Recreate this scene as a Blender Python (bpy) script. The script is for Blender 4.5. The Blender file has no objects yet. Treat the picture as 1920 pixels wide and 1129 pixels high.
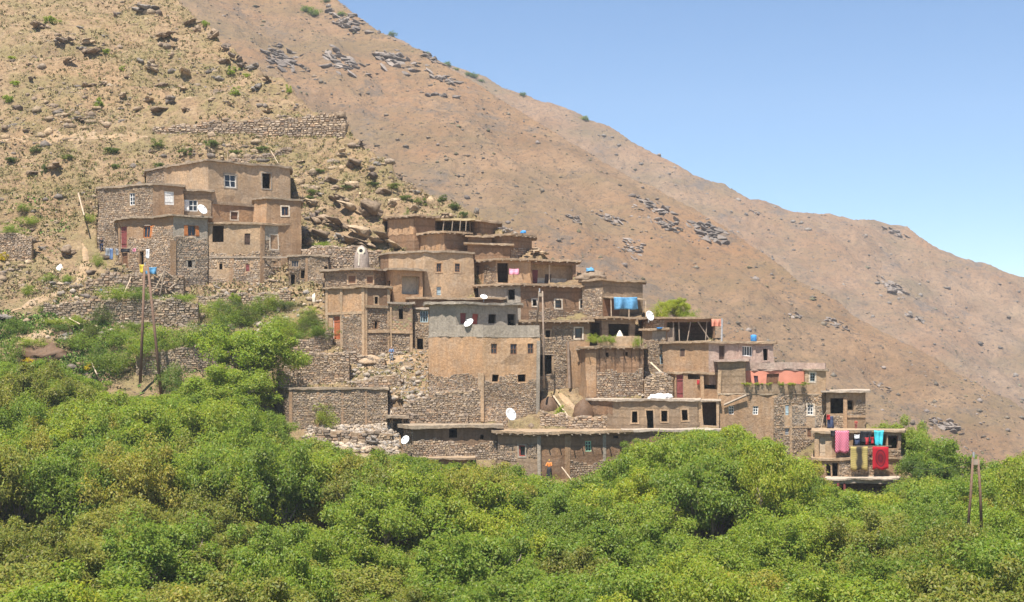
import bpy, math, random
import numpy as np
from mathutils import Vector, Matrix

# ---------------------------------------------------------------- camera, sky, sun
scene = bpy.context.scene
F, H0, CX = 2850.0, 690.0, 960.0          # focal length and horizon of the photograph, in its pixels
cam_d = bpy.data.cameras.new('camera'); cam = bpy.data.objects.new('camera', cam_d)
scene.collection.objects.link(cam); scene.camera = cam
cam.location = (0, 0, 0); cam.rotation_euler = (math.radians(90), 0, 0)
cam_d.sensor_width = 36.0; cam_d.lens = 36.0 * F / 1920.0
cam_d.shift_y = (H0 - 564.5) / 1920.0
cam_d.clip_start = 0.5; cam_d.clip_end = 20000

SUN_EL, SUN_AZ = math.radians(65), math.radians(20)     # azimuth: to the left of straight behind the camera
sun_vec = Vector((-math.sin(SUN_AZ) * math.cos(SUN_EL), -math.cos(SUN_AZ) * math.cos(SUN_EL), math.sin(SUN_EL)))
world = bpy.data.worlds.new('World'); scene.world = world; world.use_nodes = True
nt = world.node_tree; bg = nt.nodes['Background']
sky = nt.nodes.new('ShaderNodeTexSky'); sky.sky_type = 'NISHITA'; sky.sun_disc = False
sky.sun_elevation = SUN_EL; sky.sun_rotation = math.atan2(sun_vec.x, sun_vec.y)
sky.altitude = 2500; sky.air_density = 1.0; sky.dust_density = 0.1; sky.ozone_density = 1.6
hs = nt.nodes.new('ShaderNodeHueSaturation'); hs.inputs['Saturation'].default_value = 1.15; nt.links.new(sky.outputs[0], hs.inputs['Color']); nt.links.new(hs.outputs[0], bg.inputs[0]); bg.inputs[1].default_value = 0.08
sun_d = bpy.data.lights.new('sun', 'SUN'); sun = bpy.data.objects.new('sun', sun_d)
scene.collection.objects.link(sun); sun_d.energy = 4.9; sun_d.angle = math.radians(0.55); sun_d.color = (1.0, 0.95, 0.87)
sun.rotation_euler = sun_vec.to_track_quat('Z', 'Y').to_euler()
scene.view_settings.view_transform = 'Standard'; scene.view_settings.look = 'None'
scene.view_settings.exposure = 1.06; scene.view_settings.gamma = 1.0
scene.view_settings.use_curve_mapping = False

# ---------------------------------------------------------------- noise and geometry helpers
def hash3(i, j, k, seed):
    h = (i * 374761393 + j * 668265263 + k * 2147483647 + seed * 974711) & 0xffffffff
    h = ((h ^ (h >> 13)) * 1274126177) & 0xffffffff
    h = ((h ^ (h >> 15)) * 2246822519) & 0xffffffff
    return ((h ^ (h >> 16)) & 0xffff) / 32767.5 - 1.0
def noise3(x, y, z, seed=0):
    x, y, z = np.broadcast_arrays(np.asarray(x, float), np.asarray(y, float), np.asarray(z, float))
    xi, yi, zi = np.floor(x).astype(np.int64), np.floor(y).astype(np.int64), np.floor(z).astype(np.int64)
    fx, fy, fz = x - xi, y - yi, z - zi
    fx, fy, fz = [t * t * (3 - 2 * t) for t in (fx, fy, fz)]
    out = 0
    for a in (0, 1):
        for b in (0, 1):
            for c in (0, 1):
                w = (fx if a else 1 - fx) * (fy if b else 1 - fy) * (fz if c else 1 - fz)
                out = out + w * hash3(xi + a, yi + b, zi + c, seed)
    return out
def fbm(x, y, octv=4, seed=0, gain=.5):
    a, s, out = 1.0, 1.0, 0
    for o in range(octv):
        out = out + a * noise3(np.asarray(x) * s, np.asarray(y) * s, 0.37 + o, seed + o); a *= gain; s *= 2.03
    return out
def warp(V, amp=.05):
    V = np.asarray(V, float).reshape(-1, 3)
    if amp == 0 or len(V) == 0: return V
    d = np.stack([noise3(V[:, 0] * .55, V[:, 1] * .55, V[:, 2] * .55, 11), noise3(V[:, 0] * .55, V[:, 1] * .55, V[:, 2] * .55, 12),
                  .9 * noise3(V[:, 0] * .45, V[:, 1] * .45, V[:, 2] * .3, 13)], 1)
    return V + amp * d
def pix(x, y, Y): return np.array(((x - CX) / F * Y, Y, (H0 - y) / F * Y))
def xr(x): return (x - CX) / F
def Yb(y): return 107.6 / (0.7 - (H0 - y) / F)      # depth of the hillside at picture height y

COL = scene.collection
class MB:
    """collects geometry in world space; build() links it as one mesh object"""
    def __init__(s): s.v = []; s.f = []; s.c = []
    def add(s, verts, faces, col=None):
        b = len(s.v); s.v.extend([tuple(p) for p in verts]); s.f.extend([tuple(b + i for i in q) for q in faces])
        s.c.extend([col or (1, 1, 1)] * len(verts))
    def quad(s, a, b, c, d, col=None): s.add([a, b, c, d], [(0, 1, 2, 3)], col)
    def box(s, o, ex, ey, ez, col=None):      # corner o and three edge vectors
        o, ex, ey, ez = [np.asarray(t, float) for t in (o, ex, ey, ez)]
        P = [o, o + ex, o + ex + ey, o + ey, o + ez, o + ex + ez, o + ex + ey + ez, o + ey + ez]
        s.add(P, [(0, 3, 2, 1), (4, 5, 6, 7), (0, 1, 5, 4), (1, 2, 6, 5), (2, 3, 7, 6), (3, 0, 4, 7)], col)
    def cbox(s, c, sx, sy, sz, rz=0, col=None):
        ca, sa = math.cos(rz), math.sin(rz); c = np.asarray(c, float)
        ex, ey, ez = np.array((ca, sa, 0)) * sx, np.array((-sa, ca, 0)) * sy, np.array((0, 0, sz))
        s.box(c - ex / 2 - ey / 2 - ez / 2, ex, ey, ez, col)
    def tube(s, path, rad, n=6, col=None, cap=True):
        path = [np.asarray(p, float) for p in path]; rings = []
        for i, p in enumerate(path):
            t = path[min(i + 1, len(path) - 1)] - path[max(i - 1, 0)]; t = t / (np.linalg.norm(t) + 1e-9)
            a = np.cross(t, (0, 0, 1) if abs(t[2]) < .9 else (1, 0, 0)); a /= np.linalg.norm(a); b = np.cross(t, a)
            r = rad[i] if hasattr(rad, '__len__') else rad
            rings.append([p + r * (math.cos(2 * math.pi * k / n) * a + math.sin(2 * math.pi * k / n) * b) for k in range(n)])
        V = [q for R in rings for q in R]; Fc = []
        for i in range(len(path) - 1):
            for k in range(n):
                Fc.append((i * n + k, i * n + (k + 1) % n, (i + 1) * n + (k + 1) % n, (i + 1) * n + k))
        if cap: Fc.append(tuple(range(n))[::-1]); Fc.append(tuple((len(path) - 1) * n + k for k in range(n)))
        s.add(V, Fc, col)
    def build(s, name, mat, parent=None, origin=(0, 0, 0), wamp=0.0, smooth=False, kind=None, colattr=False):
        V = warp(s.v, wamp) - np.asarray(origin, float)
        me = bpy.data.meshes.new(name); me.from_pydata(V.tolist(), [], s.f)
        if colattr:
            at = me.color_attributes.new('col', 'FLOAT_COLOR', 'POINT')
            at.data.foreach_set('color', np.array([(c[0], c[1], c[2], 1) for c in s.c], np.float32).ravel())
        if smooth: me.polygons.foreach_set('use_smooth', [True] * len(me.polygons))
        me.materials.append(mat); me.update()
        o = bpy.data.objects.new(name, me); COL.objects.link(o)
        if parent: o.parent = parent
        if kind: o['kind'] = kind
        return o
def np_mesh(name, V, Q, mat, colors=None, smooth=False):
    """fast mesh from arrays: V (n,3), Q (m,k) of equal-size faces"""
    me = bpy.data.meshes.new(name); n, (m, k) = len(V), Q.shape
    me.vertices.add(n); me.vertices.foreach_set('co', np.asarray(V, np.float32).ravel())
    me.loops.add(m * k); me.loops.foreach_set('vertex_index', Q.astype(np.int32).ravel())
    me.polygons.add(m); me.polygons.foreach_set('loop_start', np.arange(0, m * k, k, dtype=np.int32))
    me.polygons.foreach_set('loop_total', np.full(m, k, np.int32))
    if smooth: me.polygons.foreach_set('use_smooth', np.ones(m, bool))
    me.update(calc_edges=True)
    if colors is not None:
        at = me.color_attributes.new('col', 'FLOAT_COLOR', 'POINT')
        c = np.ones((n, 4), np.float32); c[:, :3] = colors; at.data.foreach_set('color', c.ravel())
    me.materials.append(mat); return me
def link(name, me, parent=None, kind=None):
    o = bpy.data.objects.new(name, me); COL.objects.link(o)
    if parent: o.parent = parent
    if kind: o['kind'] = kind
    return o
def thing(name, label, cat, loc, group=None):
    o = bpy.data.objects.new(name, None); COL.objects.link(o); o.location = loc
    o['label'] = label; o['category'] = cat
    if group: o['group'] = group
    return o
def tag(o, label, cat, group=None):
    o['label'] = label; o['category'] = cat
    if group: o['group'] = group
    return o
def copy_tree(o, parent=None):
    c = o.copy(); COL.objects.link(c); c.parent = parent
    for ch in o.children: copy_tree(ch, c)
    return c

# ---------------------------------------------------------------- materials
MATS = {}
def base_mat(name, rough=.92, spec=.15):
    m = bpy.data.materials.new(name); m.use_nodes = True; t = m.node_tree; b = t.nodes['Principled BSDF']
    b.inputs['Roughness'].default_value = rough; b.inputs['Specular IOR Level'].default_value = spec
    MATS[name] = m; return m, t, b
def N(t, typ, **kw):
    n = t.nodes.new(typ)
    for k, v in kw.items():
        if k in n.inputs.keys() if hasattr(n.inputs, 'keys') else False: n.inputs[k].default_value = v
        else: setattr(n, k, v)
    return n
def pos(t, scale=(1, 1, 1)):
    g = t.nodes.new('ShaderNodeNewGeometry'); mp = t.nodes.new('ShaderNodeMapping'); mp.inputs['Scale'].default_value = scale
    t.links.new(g.outputs['Position'], mp.inputs['Vector']); return mp.outputs[0]
def noise(t, vec, scale, detail=5, rough=.6):
    n = t.nodes.new('ShaderNodeTexNoise'); n.inputs['Scale'].default_value = scale; n.inputs['Detail'].default_value = detail
    n.inputs['Roughness'].default_value = rough; t.links.new(vec, n.inputs['Vector']); return n.outputs['Fac']
def ramp(t, fac, stops):
    r = t.nodes.new('ShaderNodeValToRGB'); e = r.color_ramp.elements
    while len(e) < len(stops): e.new(.5)
    for i, (p, c) in enumerate(stops): e[i].position = p; e[i].color = (*c, 1) if len(c) == 3 else c
    t.links.new(fac, r.inputs[0]); return r.outputs[0]
def mixc(t, fac, a, b, mode='MIX'):
    m = t.nodes.new('ShaderNodeMix'); m.data_type = 'RGBA'; m.blend_type = mode
    if isinstance(fac, (int, float)): m.inputs[0].default_value = fac
    else: t.links.new(fac, m.inputs[0])
    for sock, v in ((m.inputs[6], a), (m.inputs[7], b)):
        if isinstance(v, tuple): sock.default_value = (*v, 1)
        else: t.links.new(v, sock)
    return m.outputs[2]
def bump(t, b, h, strength=.5, dist=.05):
    n = t.nodes.new('ShaderNodeBump'); n.inputs['Strength'].default_value = strength; n.inputs['Distance'].default_value = dist
    t.links.new(h, n.inputs['Height']); t.links.new(n.outputs[0], b.inputs['Normal'])
def sc(c, k): return tuple(min(1, v * k) for v in c)
def mud_mat(name, c, stain=.55, course=0.0):
    c = (c[0] * 1.08, c[1] * 1.055, c[2] * 1.0); m, t, b = base_mat(name); g = (c[0] * .3 + c[1] * .6 + c[2] * .1); gc = (g * 1.12, g * .98, g * .80)
    p = pos(t); big = noise(t, p, .3, 5, .65); blot = noise(t, pos(t, (1, 1, .7)), .9, 6, .7); fine = noise(t, p, 4.0, 7, .75); streak = noise(t, pos(t, (2.2, 2.2, .2)), 1.5, 6, .65)
    c1 = ramp(t, big, [(.3, sc(c, .70)), (.5, c), (.72, sc(c, 1.2))])
    c1 = mixc(t, ramp(t, blot, [(.42, (0, 0, 0)), (.64, (.42,) * 3)]), c1, gc)
    c2 = mixc(t, ramp(t, streak, [(.46, (0, 0, 0)), (.66, (stain,) * 3)]), c1, (c[0] * .55, c[1] * .56, c[2] * .58))
    c3 = mixc(t, ramp(t, fine, [(.36, (.7,) * 3), (.6, (0, 0, 0))]), c2, sc(c, .55))
    vo = t.nodes.new('ShaderNodeTexVoronoi'); vo.feature = 'DISTANCE_TO_EDGE'; vo.inputs['Scale'].default_value = .55; t.links.new(mixc(t, .35, p, blot), vo.inputs['Vector'])
    c3 = mixc(t, ramp(t, vo.outputs['Distance'], [(0.0, (.28,) * 3), (.014, (0, 0, 0))]), c3, sc(c, .4))
    if course:
        w = t.nodes.new('ShaderNodeTexWave'); w.wave_type = 'BANDS'; w.bands_direction = 'Z'; w.inputs['Scale'].default_value = course
        w.inputs['Distortion'].default_value = 1.6; w.inputs['Detail'].default_value = 3; w.inputs['Detail Scale'].default_value = 1.2
        t.links.new(p, w.inputs['Vector'])
        c3 = mixc(t, ramp(t, w.outputs['Fac'], [(.0, (.55,) * 3), (.22, (0, 0, 0))]), c3, sc(c, .5))
    t.links.new(c3, b.inputs['Base Color']); bump(t, b, fine, .8, .10); return m
mud_mat('mud', (.37, .235, .14)); mud_mat('mud_brown', (.28, .168, .10), course=.35); mud_mat('mud_light', (.45, .31, .195), .4)
mud_mat('mud_grey', (.31, .22, .145), course=.4); mud_mat('plaster_tan', (.47, .30, .175), .35); mud_mat('plaster_orange', (.45, .275, .155), .4)
mud_mat('concrete', (.36, .31, .255), .5); mud_mat('pink', (.43, .315, .265), .4); mud_mat('salmon', (.56, .235, .16), .3)
mud_mat('stone_bed', (.33, .23, .145)); mud_mat('dark_mud', (.20, .135, .09), .7); mud_mat('whitewash', (.66, .56, .45), .3)
mud_mat('roof_mud', (.39, .28, .185), .4); mud_mat('roof_grey', (.36, .28, .205), .4); mud_mat('slab_white', (.45, .37, .30), .45)
mud_mat('grey_render', (.36, .31, .255), .4)
def plain(name, c, rough=.7, spec=.3, var=.25, scale=4.0, metal=0):
    m, t, b = base_mat(name, rough, spec); n = noise(t, pos(t), scale, 4)
    t.links.new(ramp(t, n, [(.3, sc(c, 1 - var)), (.7, sc(c, 1 + var))]), b.inputs['Base Color']); b.inputs['Metallic'].default_value = metal
    return m
for nm, c in dict(white_paint=(.72, .70, .66), brown_wood=(.17, .085, .045), dark_wood=(.085, .05, .035), orange_wood=(.42, .15, .045), red_door=(.21, .055, .05),
                  orange_door=(.40, .12, .05), green_paint=(.33, .55, .37), red_paint=(.33, .07, .05), blue_grey=(.36, .45, .48), grey_wood=(.30, .235, .175),
                  pale_wood=(.47, .36, .25), pole_wood=(.17, .10, .065), grey_pole=(.26, .19, .14), dish_white=(.78, .77, .74), metal_grey=(.35, .35, .35),
                  tarp_blue=(.10, .27, .44), cloth_pink=(.75, .32, .42), cloth_cyan=(.06, .50, .58), cloth_black=(.018, .018, .022), cloth_navy=(.035, .05, .10),
                  cloth_red=(.38, .025, .03), cloth_denim=(.12, .19, .33), cloth_white=(.72, .72, .72), cloth_yellow=(.65, .50, .06), cloth_orange=(.60, .19, .04),
                  cloth_grey=(.25, .26, .27), skin=(.32, .18, .11), hair=(.02, .015, .012), plastic_blue=(.06, .25, .55), twig=(.21, .15, .10), bark=(.22, .175, .14),
                  dung=(.12, .07, .04), straw=(.46, .36, .20), tarp_white=(.78, .77, .75), oven_clay=(.30, .24, .20), cone_white=(.66, .60, .47)).items():
    plain(nm, c)
def glass_mat():
    m, t, b = base_mat('glass', .15, .5); b.inputs['Base Color'].default_value = (.02, .025, .03, 1)
glass_mat()
def attr_mat(name, mul=1.0, rough=.9, fine=5.0, bumpd=.03, translucent=0.0):
    m, t, b = base_mat(name, rough, .2); a = t.nodes.new('ShaderNodeAttribute'); a.attribute_name = 'col'
    n = noise(t, pos(t), fine, 5, .7)
    c = mixc(t, 1.0, a.outputs['Color'], ramp(t, n, [(.32, (.55,) * 3), (.5, (.95,) * 3), (.7, (1.25,) * 3)]), 'MULTIPLY')
    t.links.new(c, b.inputs['Base Color'])
    if bumpd: bump(t, b, n, 1.0, bumpd)
    if translucent:
        tr = t.nodes.new('ShaderNodeBsdfTranslucent'); t.links.new(c, tr.inputs[0]); mx = t.nodes.new('ShaderNodeMixShader'); mx.inputs[0].default_value = translucent
        t.links.new(b.outputs[0], mx.inputs[1]); t.links.new(tr.outputs[0], mx.inputs[2]); t.links.new(mx.outputs[0], t.nodes['Material Output'].inputs[0])
    return m
attr_mat('stone'); attr_mat('rock', fine=2.6, bumpd=.22); attr_mat('tuft', bumpd=0)
def leaf_mat(name, tint):
    m, t, b = base_mat(name, .5, .35); a = t.nodes.new('ShaderNodeAttribute'); a.attribute_name = 'col'
    oi = t.nodes.new('ShaderNodeObjectInfo')
    tone = ramp(t, oi.outputs['Random'], [(0, sc(tint, .80)), (.5, tint), (1, (tint[0] * 1.30, tint[1] * 1.12, tint[2]))])
    c = mixc(t, 1.0, a.outputs['Color'], tone, 'MULTIPLY'); t.links.new(c, b.inputs['Base Color'])
    tr = t.nodes.new('ShaderNodeBsdfTranslucent'); t.links.new(mixc(t, 1.0, c, (1.15, 1.25, .7), 'MULTIPLY'), tr.inputs[0])
    mx = t.nodes.new('ShaderNodeMixShader'); mx.inputs[0].default_value = .5
    t.links.new(b.outputs[0], mx.inputs[1]); t.links.new(tr.outputs[0], mx.inputs[2]); t.links.new(mx.outputs[0], t.nodes['Material Output'].inputs[0])
leaf_mat('leaf_green', (.21, .29, .052)); leaf_mat('leaf_olive', (.26, .28, .068)); leaf_mat('leaf_bright', (.25, .325, .052)); leaf_mat('leaf_dark', (.14, .21, .05))
leaf_mat('leaf_scrub', (.12, .16, .055)); leaf_mat('leaf_yellow', (.50, .40, .03))
def checks(name, kind):
    m, t, b = base_mat(name, .9, .1); tc = t.nodes.new('ShaderNodeUVMap'); 
    if kind == 'plaid':
        k = t.nodes.new('ShaderNodeTexChecker'); k.inputs['Scale'].default_value = 15; t.links.new(tc.outputs[0], k.inputs['Vector'])
        k.inputs['Color1'].default_value = (.55, .07, .13, 1); k.inputs['Color2'].default_value = (.55, .27, .33, 1); out = k.outputs[0]
    else:
        w = t.nodes.new('ShaderNodeTexWave'); w.bands_direction = 'X'; w.inputs['Scale'].default_value = .31; w.inputs['Distortion'].default_value = 1.2
        w.inputs['Detail Scale'].default_value = 8; t.links.new(tc.outputs[0], w.inputs['Vector'])
        s2 = t.nodes.new('ShaderNodeTexWave'); s2.bands_direction = 'Y'; s2.inputs['Scale'].default_value = 4; t.links.new(tc.outputs[0], s2.inputs['Vector'])
        out = mixc(t, ramp(t, s2.outputs['Fac'], [(.4, (0,) * 3), (.6, (.35,) * 3)]), ramp(t, w.outputs['Fac'], [(.0, (.45, .36, .13)), (.55, (.40, .31, .11)), (.85, (.04, .035, .03))]), (.10, .08, .04))
    t.links.new(out, b.inputs['Base Color'])
checks('plaid', 'plaid'); checks('stripe_rug', 'rug')
def red_rug():
    m, t, b = base_mat('red_rug', .9, .1); uv = t.nodes.new('ShaderNodeUVMap'); mp = t.nodes.new('ShaderNodeMapping')
    mp.inputs['Location'].default_value = (-.5, -.5, 0); t.links.new(uv.outputs[0], mp.inputs[0])
    g = t.nodes.new('ShaderNodeVectorMath'); g.operation = 'MULTIPLY'; g.inputs[1].default_value = (2.6, 2.2, 0); t.links.new(mp.outputs[0], g.inputs[0])
    l = t.nodes.new('ShaderNodeVectorMath'); l.operation = 'LENGTH'; t.links.new(g.outputs[0], l.inputs[0])
    c = ramp(t, l.outputs['Value'], [(0, (.22, .01, .02)), (.3, (.10, .01, .02)), (.62, (.28, .015, .02)), (.78, (.06, .01, .02)), (.86, (.38, .015, .025))])
    t.links.new(c, b.inputs['Base Color'])
red_rug()
plain('salmon', (.60, .25, .17), .9, .1, .10, 1.5)
M = MATS
# ---------------------------------------------------------------- terrain
def hill_mat():
    m, t, b = base_mat('hill'); p = pos(t)
    big = noise(t, p, .06, 5); mid = noise(t, p, .45, 8, .75); fine = noise(t, p, 2.2, 8, .8); green = noise(t, p, .14, 7, .75); rub = noise(t, pos(t, (1, .6, 1.6)), .9, 8, .8)
    c = ramp(t, mid, [(.32, (.20, .135, .08)), (.48, (.33, .225, .13)), (.62, (.41, .29, .17)), (.75, (.50, .37, .235))])
    c = mixc(t, ramp(t, big, [(.45, (0, 0, 0)), (.62, (.55,) * 3)]), c, (.40, .25, .135))
    c = mixc(t, ramp(t, green, [(.44, (0, 0, 0)), (.58, (.7,) * 3)]), c, (.245, .205, .09))
    c = mixc(t, ramp(t, rub, [(.54, (0, 0, 0)), (.62, (.7,) * 3)]), c, (.21, .16, .115))
    c = mixc(t, ramp(t, fine, [(.36, (.85,) * 3), (.52, (0, 0, 0))]), c, (.12, .08, .05))
    t.links.new(c, b.inputs['Base Color']); bump(t, b, fine, 1.0, .4)
hill_mat()
def mount_mat(name, c0, grey):
    m, t, b = base_mat(name); p = pos(t)
    big = noise(t, p, .012, 6, .65); mid = noise(t, p, .06, 9, .75); fine = noise(t, p, .45, 9, .85); rock = noise(t, pos(t, (1, .6, 1.8)), .035, 10, .8); band = noise(t, pos(t, (.5, .5, 2.2)), .03, 8, .75)
    c = ramp(t, mid, [(.3, sc(c0, .66)), (.48, c0), (.66, sc(c0, 1.28))])
    c = mixc(t, ramp(t, big, [(.42, (0, 0, 0)), (.62, (.7,) * 3)]), c, (c0[0] * 1.12, c0[1] * .93, c0[2] * .78))
    c = mixc(t, ramp(t, band, [(.46, (0, 0, 0)), (.62, (.65,) * 3)]), c, (c0[0] * .74, c0[1] * .86, c0[2] * .80))
    c = mixc(t, ramp(t, rock, [(.55, (0, 0, 0)), (.63, (.85,) * 3)]), c, grey)
    c = mixc(t, ramp(t, fine, [(.38, (.85,) * 3), (.5, (0, 0, 0))]), c, sc(grey, .7))
    t.links.new(c, b.inputs['Base Color']); bump(t, b, fine, 1.0, 2.0)
mount_mat('mount_near', (.37, .242, .145), (.23, .185, .145)); mount_mat('mount_far', (.32, .22, .145), (.20, .165, .14))

CREST = np.array([(-900, -900), (-400, -560), (0, -260), (330, 0), (385, 48), (430, 92), (470, 128), (520, 160), (560, 203), (600, 225), (640, 232), (660, 266),
    (700, 300), (750, 335), (800, 358), (880, 392), (930, 425), (1000, 468), (1080, 505), (1220, 580), (1340, 630), (1450, 675), (1560, 735), (1620, 785),
    (1690, 850), (1760, 915), (1850, 970), (2000, 1020), (2300, 1060), (3200, 1100)], float)
FOOT = []     # house footprints dug into the slope: (xs, front Y, back depth, floor z)
TERR = []     # terraces: (list of (x, ztop, Y)) filled level behind a retaining wall
def smax(a, b, k): 
    h = np.clip(.5 + .5 * (a - b) / k, 0, 1); return b + (a - b) * h + k * h * (1 - h)
def ground_z(u, Y, detail=True):
    """height of the village hill and the valley; u = X / Y"""
    u = np.asarray(u, float); Y = np.asarray(Y, float); x = u * F + CX; X = u * Y
    yc = np.interp(x, CREST[:, 0], CREST[:, 1]); kc = (H0 - yc) / F; Yc = 107.6 / (.7 - np.minimum(kc, .30))
    d = Y - Yc
    z = -11 + .7 * (np.minimum(Y, Yc) - 138) - .55 * np.maximum(d, 0)
    if detail:
        amp = np.clip((Y - 140) / 40, .35, 1.0) * np.where(x < 760, 1.0, .45)
        z = z + amp * (.6 * fbm(X * .13, Y * .13, 3, 3) + .5 * fbm(X * .55, Y * .55, 4, 8, .6))
        # gullies and ledges of the bare slope above the village
        led = fbm(X * .05 + .02 * Y, Y * .16, 3, 21)
        z = z + np.where(x < 740, 1, 0) * np.clip((Y - 168) / 25, 0, 1) * 2.3 * np.abs(led)
    for st in TERR:
        xs = [s[0] for s in st]; zt = np.interp(x, xs, [s[1] for s in st]); Yw = np.interp(x, xs, [s[2] for s in st])
        ins = (x > xs[0] + 1) & (x < xs[-1] - 1) & (Y > Yw + .45) & (Y < Yw + 9) & (z < zt - .12)
        z = np.where(ins, zt - .12, z)
        front = (x > xs[0]) & (x < xs[-1]) & (Y > Yw - 2.0) & (Y <= Yw + .45)
        z = np.where(front, np.minimum(z, -11 + .7 * (Yw - 138) + .1), z)
    for xs, yf, bk, zf in FOOT:
        Yf = np.interp(x, xs, yf); ins = (x > xs[0]) & (x < xs[-1]) & (Y > Yf - .35) & (Y < Yf + bk)
        z = np.where(ins, np.minimum(z, zf), z)
    z = smax(z, -19.5 + .012 * (np.minimum(Y, 140) - 60) - .2 * np.maximum(Y - 140, 0), 3.0)
    z = smax(z, -1.8 - .34 * Y, 2.0)
    return z
def ground_pt(x, y):
    """where the sight line through picture point (x, y) meets the hill"""
    u = xr(x); Ys = np.arange(100, 280, .25); z = ground_z(np.full_like(Ys, u), Ys); k = (H0 - y) / F
    hit = np.nonzero(z > k * Ys)[0]
    Y = Ys[hit[0]] if len(hit) else Yb(y)
    return np.array((u * Y, Y, float(ground_z(u, Y))))
def make_hill():
    us = np.linspace(-.62, .62, 620); Ys = np.concatenate([np.linspace(3, 110, 60), np.linspace(110.5, 136, 60), np.linspace(136.3, 245, 380), np.linspace(247, 330, 40)])
    U, YY = np.meshgrid(us, Ys); Z = ground_z(U, YY)
    V = np.stack([U * YY, YY, Z], -1).reshape(-1, 3); n = len(us); r = np.arange(len(Ys) - 1)[:, None] * n + np.arange(n - 1)[None]
    Q = np.stack([r, r + 1, r + n + 1, r + n], -1).reshape(-1, 4)
    o = link('hillside_ground', np_mesh('hillside_ground', V, Q, M['hill'], smooth=True)); o['kind'] = 'structure'
MN = np.array([(-1500, -1500), (0, -560), (400, -220), (640, 0), (700, 50), (760, 82), (830, 117), (900, 160), (990, 215), (1130, 300), (1330, 410), (1480, 510), (1640, 610), (1780, 690), (1920, 765), (2200, 900), (3200, 1200)], float)
MF = np.array([(-1500, -1500), (500, -140), (640, 3), (700, 50), (830, 116), (1000, 185), (1080, 209), (1200, 273), (1300, 322), (1400, 365), (1480, 395), (1560, 401), (1620, 414), (1700, 430), (1760, 468), (1830, 494), (1920, 514), (2100, 590), (2600, 640), (3200, 690)], float)
def mount_z(u, Y, crest, Y0, seed):
    x = u * F + CX; X = u * Y; yc = np.interp(x, crest[:, 0], crest[:, 1]); kc = np.minimum((H0 - yc) / F, .27)
    kc = kc + .0022 * fbm(x * .02, 0 * x, 5, seed + 40)
    Yc = .5525 * Y0 / np.maximum(.5525 - .325 * u - kc, .12); d = Y - Yc; Ym = np.minimum(Y, Yc)
    z = .65 * (-.5 * u * Ym + .85 * (Ym - Y0)) - .4 * np.maximum(d, 0)
    fade = np.clip(-d / 25, 0.04, 1)
    s = X * .86 + Y * .5; w = -X * .5 + Y * .86
    z = z + fade * (9 * fbm(s * .012, w * .004, 4, seed) - 5.5 * np.abs(fbm(s * .028, w * .006, 3, seed + 50)) + 3.4 * fbm(X * .05, Y * .05, 4, seed + 9) + 1.5 * np.abs(fbm(X * .16, Y * .16, 3, seed + 15)))
    return z
def make_mount(name, crest, Y0, Y1, Y2, mat, seed):
    us = np.linspace(-.42, .6, 760); Ys = np.linspace(Y1, Y2, 330); U, YY = np.meshgrid(us, Ys); Z = mount_z(U, YY, crest, Y0, seed)
    V = np.stack([U * YY, YY, Z], -1).reshape(-1, 3); n = len(us); r = np.arange(len(Ys) - 1)[:, None] * n + np.arange(n - 1)[None]
    Q = np.stack([r, r + 1, r + n + 1, r + n], -1).reshape(-1, 4)
    o = link(name, np_mesh(name, V, Q, mat, smooth=True)); o['kind'] = 'structure'
make_mount('mountain_spur', MN, 350, 300, 760, M['mount_near'], 5)
make_mount('mountain_ridge', MF, 560, 480, 1150, M['mount_far'], 77)
def floor_sheet():
    mb = MB(); n = 48; R = 1150
    mb.add([(0, 500, -62)] + [(R * math.cos(2 * math.pi * i / n), 500 + R * math.sin(2 * math.pi * i / n), -62) for i in range(n)], [(0, i + 1, (i + 1) % n + 1) for i in range(n)])
    o = mb.build('valley_ground', M['hill']); o['kind'] = 'structure'
floor_sheet()

# ---------------------------------------------------------------- masonry
RNG = random.Random(7)
PAL = [(.36, .27, .185), (.30, .225, .16), (.42, .31, .20), (.24, .185, .14), (.48, .36, .235), (.37, .295, .225), (.20, .155, .12), (.45, .36, .27), (.40, .255, .155), (.33, .27, .22)]
PAL = [tuple(.68 * c[k] + .32 * (.37, .28, .20)[k] for k in range(3)) for c in PAL]
def stone_col(r, tone=1.0):
    c = r.choice(PAL); k = r.uniform(.75, 1.2) * tone; return (c[0] * k, c[1] * k, c[2] * k)
def add_stone(mb, O, d, n, u, z, w, h, pr, r, col, jit=.14):
    def P(a, b, e): return (O[0] + d[0] * a + n[0] * e, O[1] + d[1] * a + n[1] * e, b)
    j = lambda s: r.uniform(-jit, jit) * s
    cs = [(u + j(w), z + j(h)), (u + w + j(w), z + j(h)), (u + w + j(w), z + h + j(h)), (u + j(w), z + h + j(h))]
    cx, cz = u + w / 2, z + h / 2; e = pr * r.uniform(.5, 1.4)
    back = [P(a, b, -.03) for a, b in cs]; fr = [P(cx + (a - cx) * .74, cz + (b - cz) * .70, e * r.uniform(.8, 1.2)) for a, b in cs]
    mb.add(back + fr, [(4, 5, 6, 7), (0, 1, 5, 4), (1, 2, 6, 5), (2, 3, 7, 6), (3, 0, 4, 7)], col)
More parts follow.
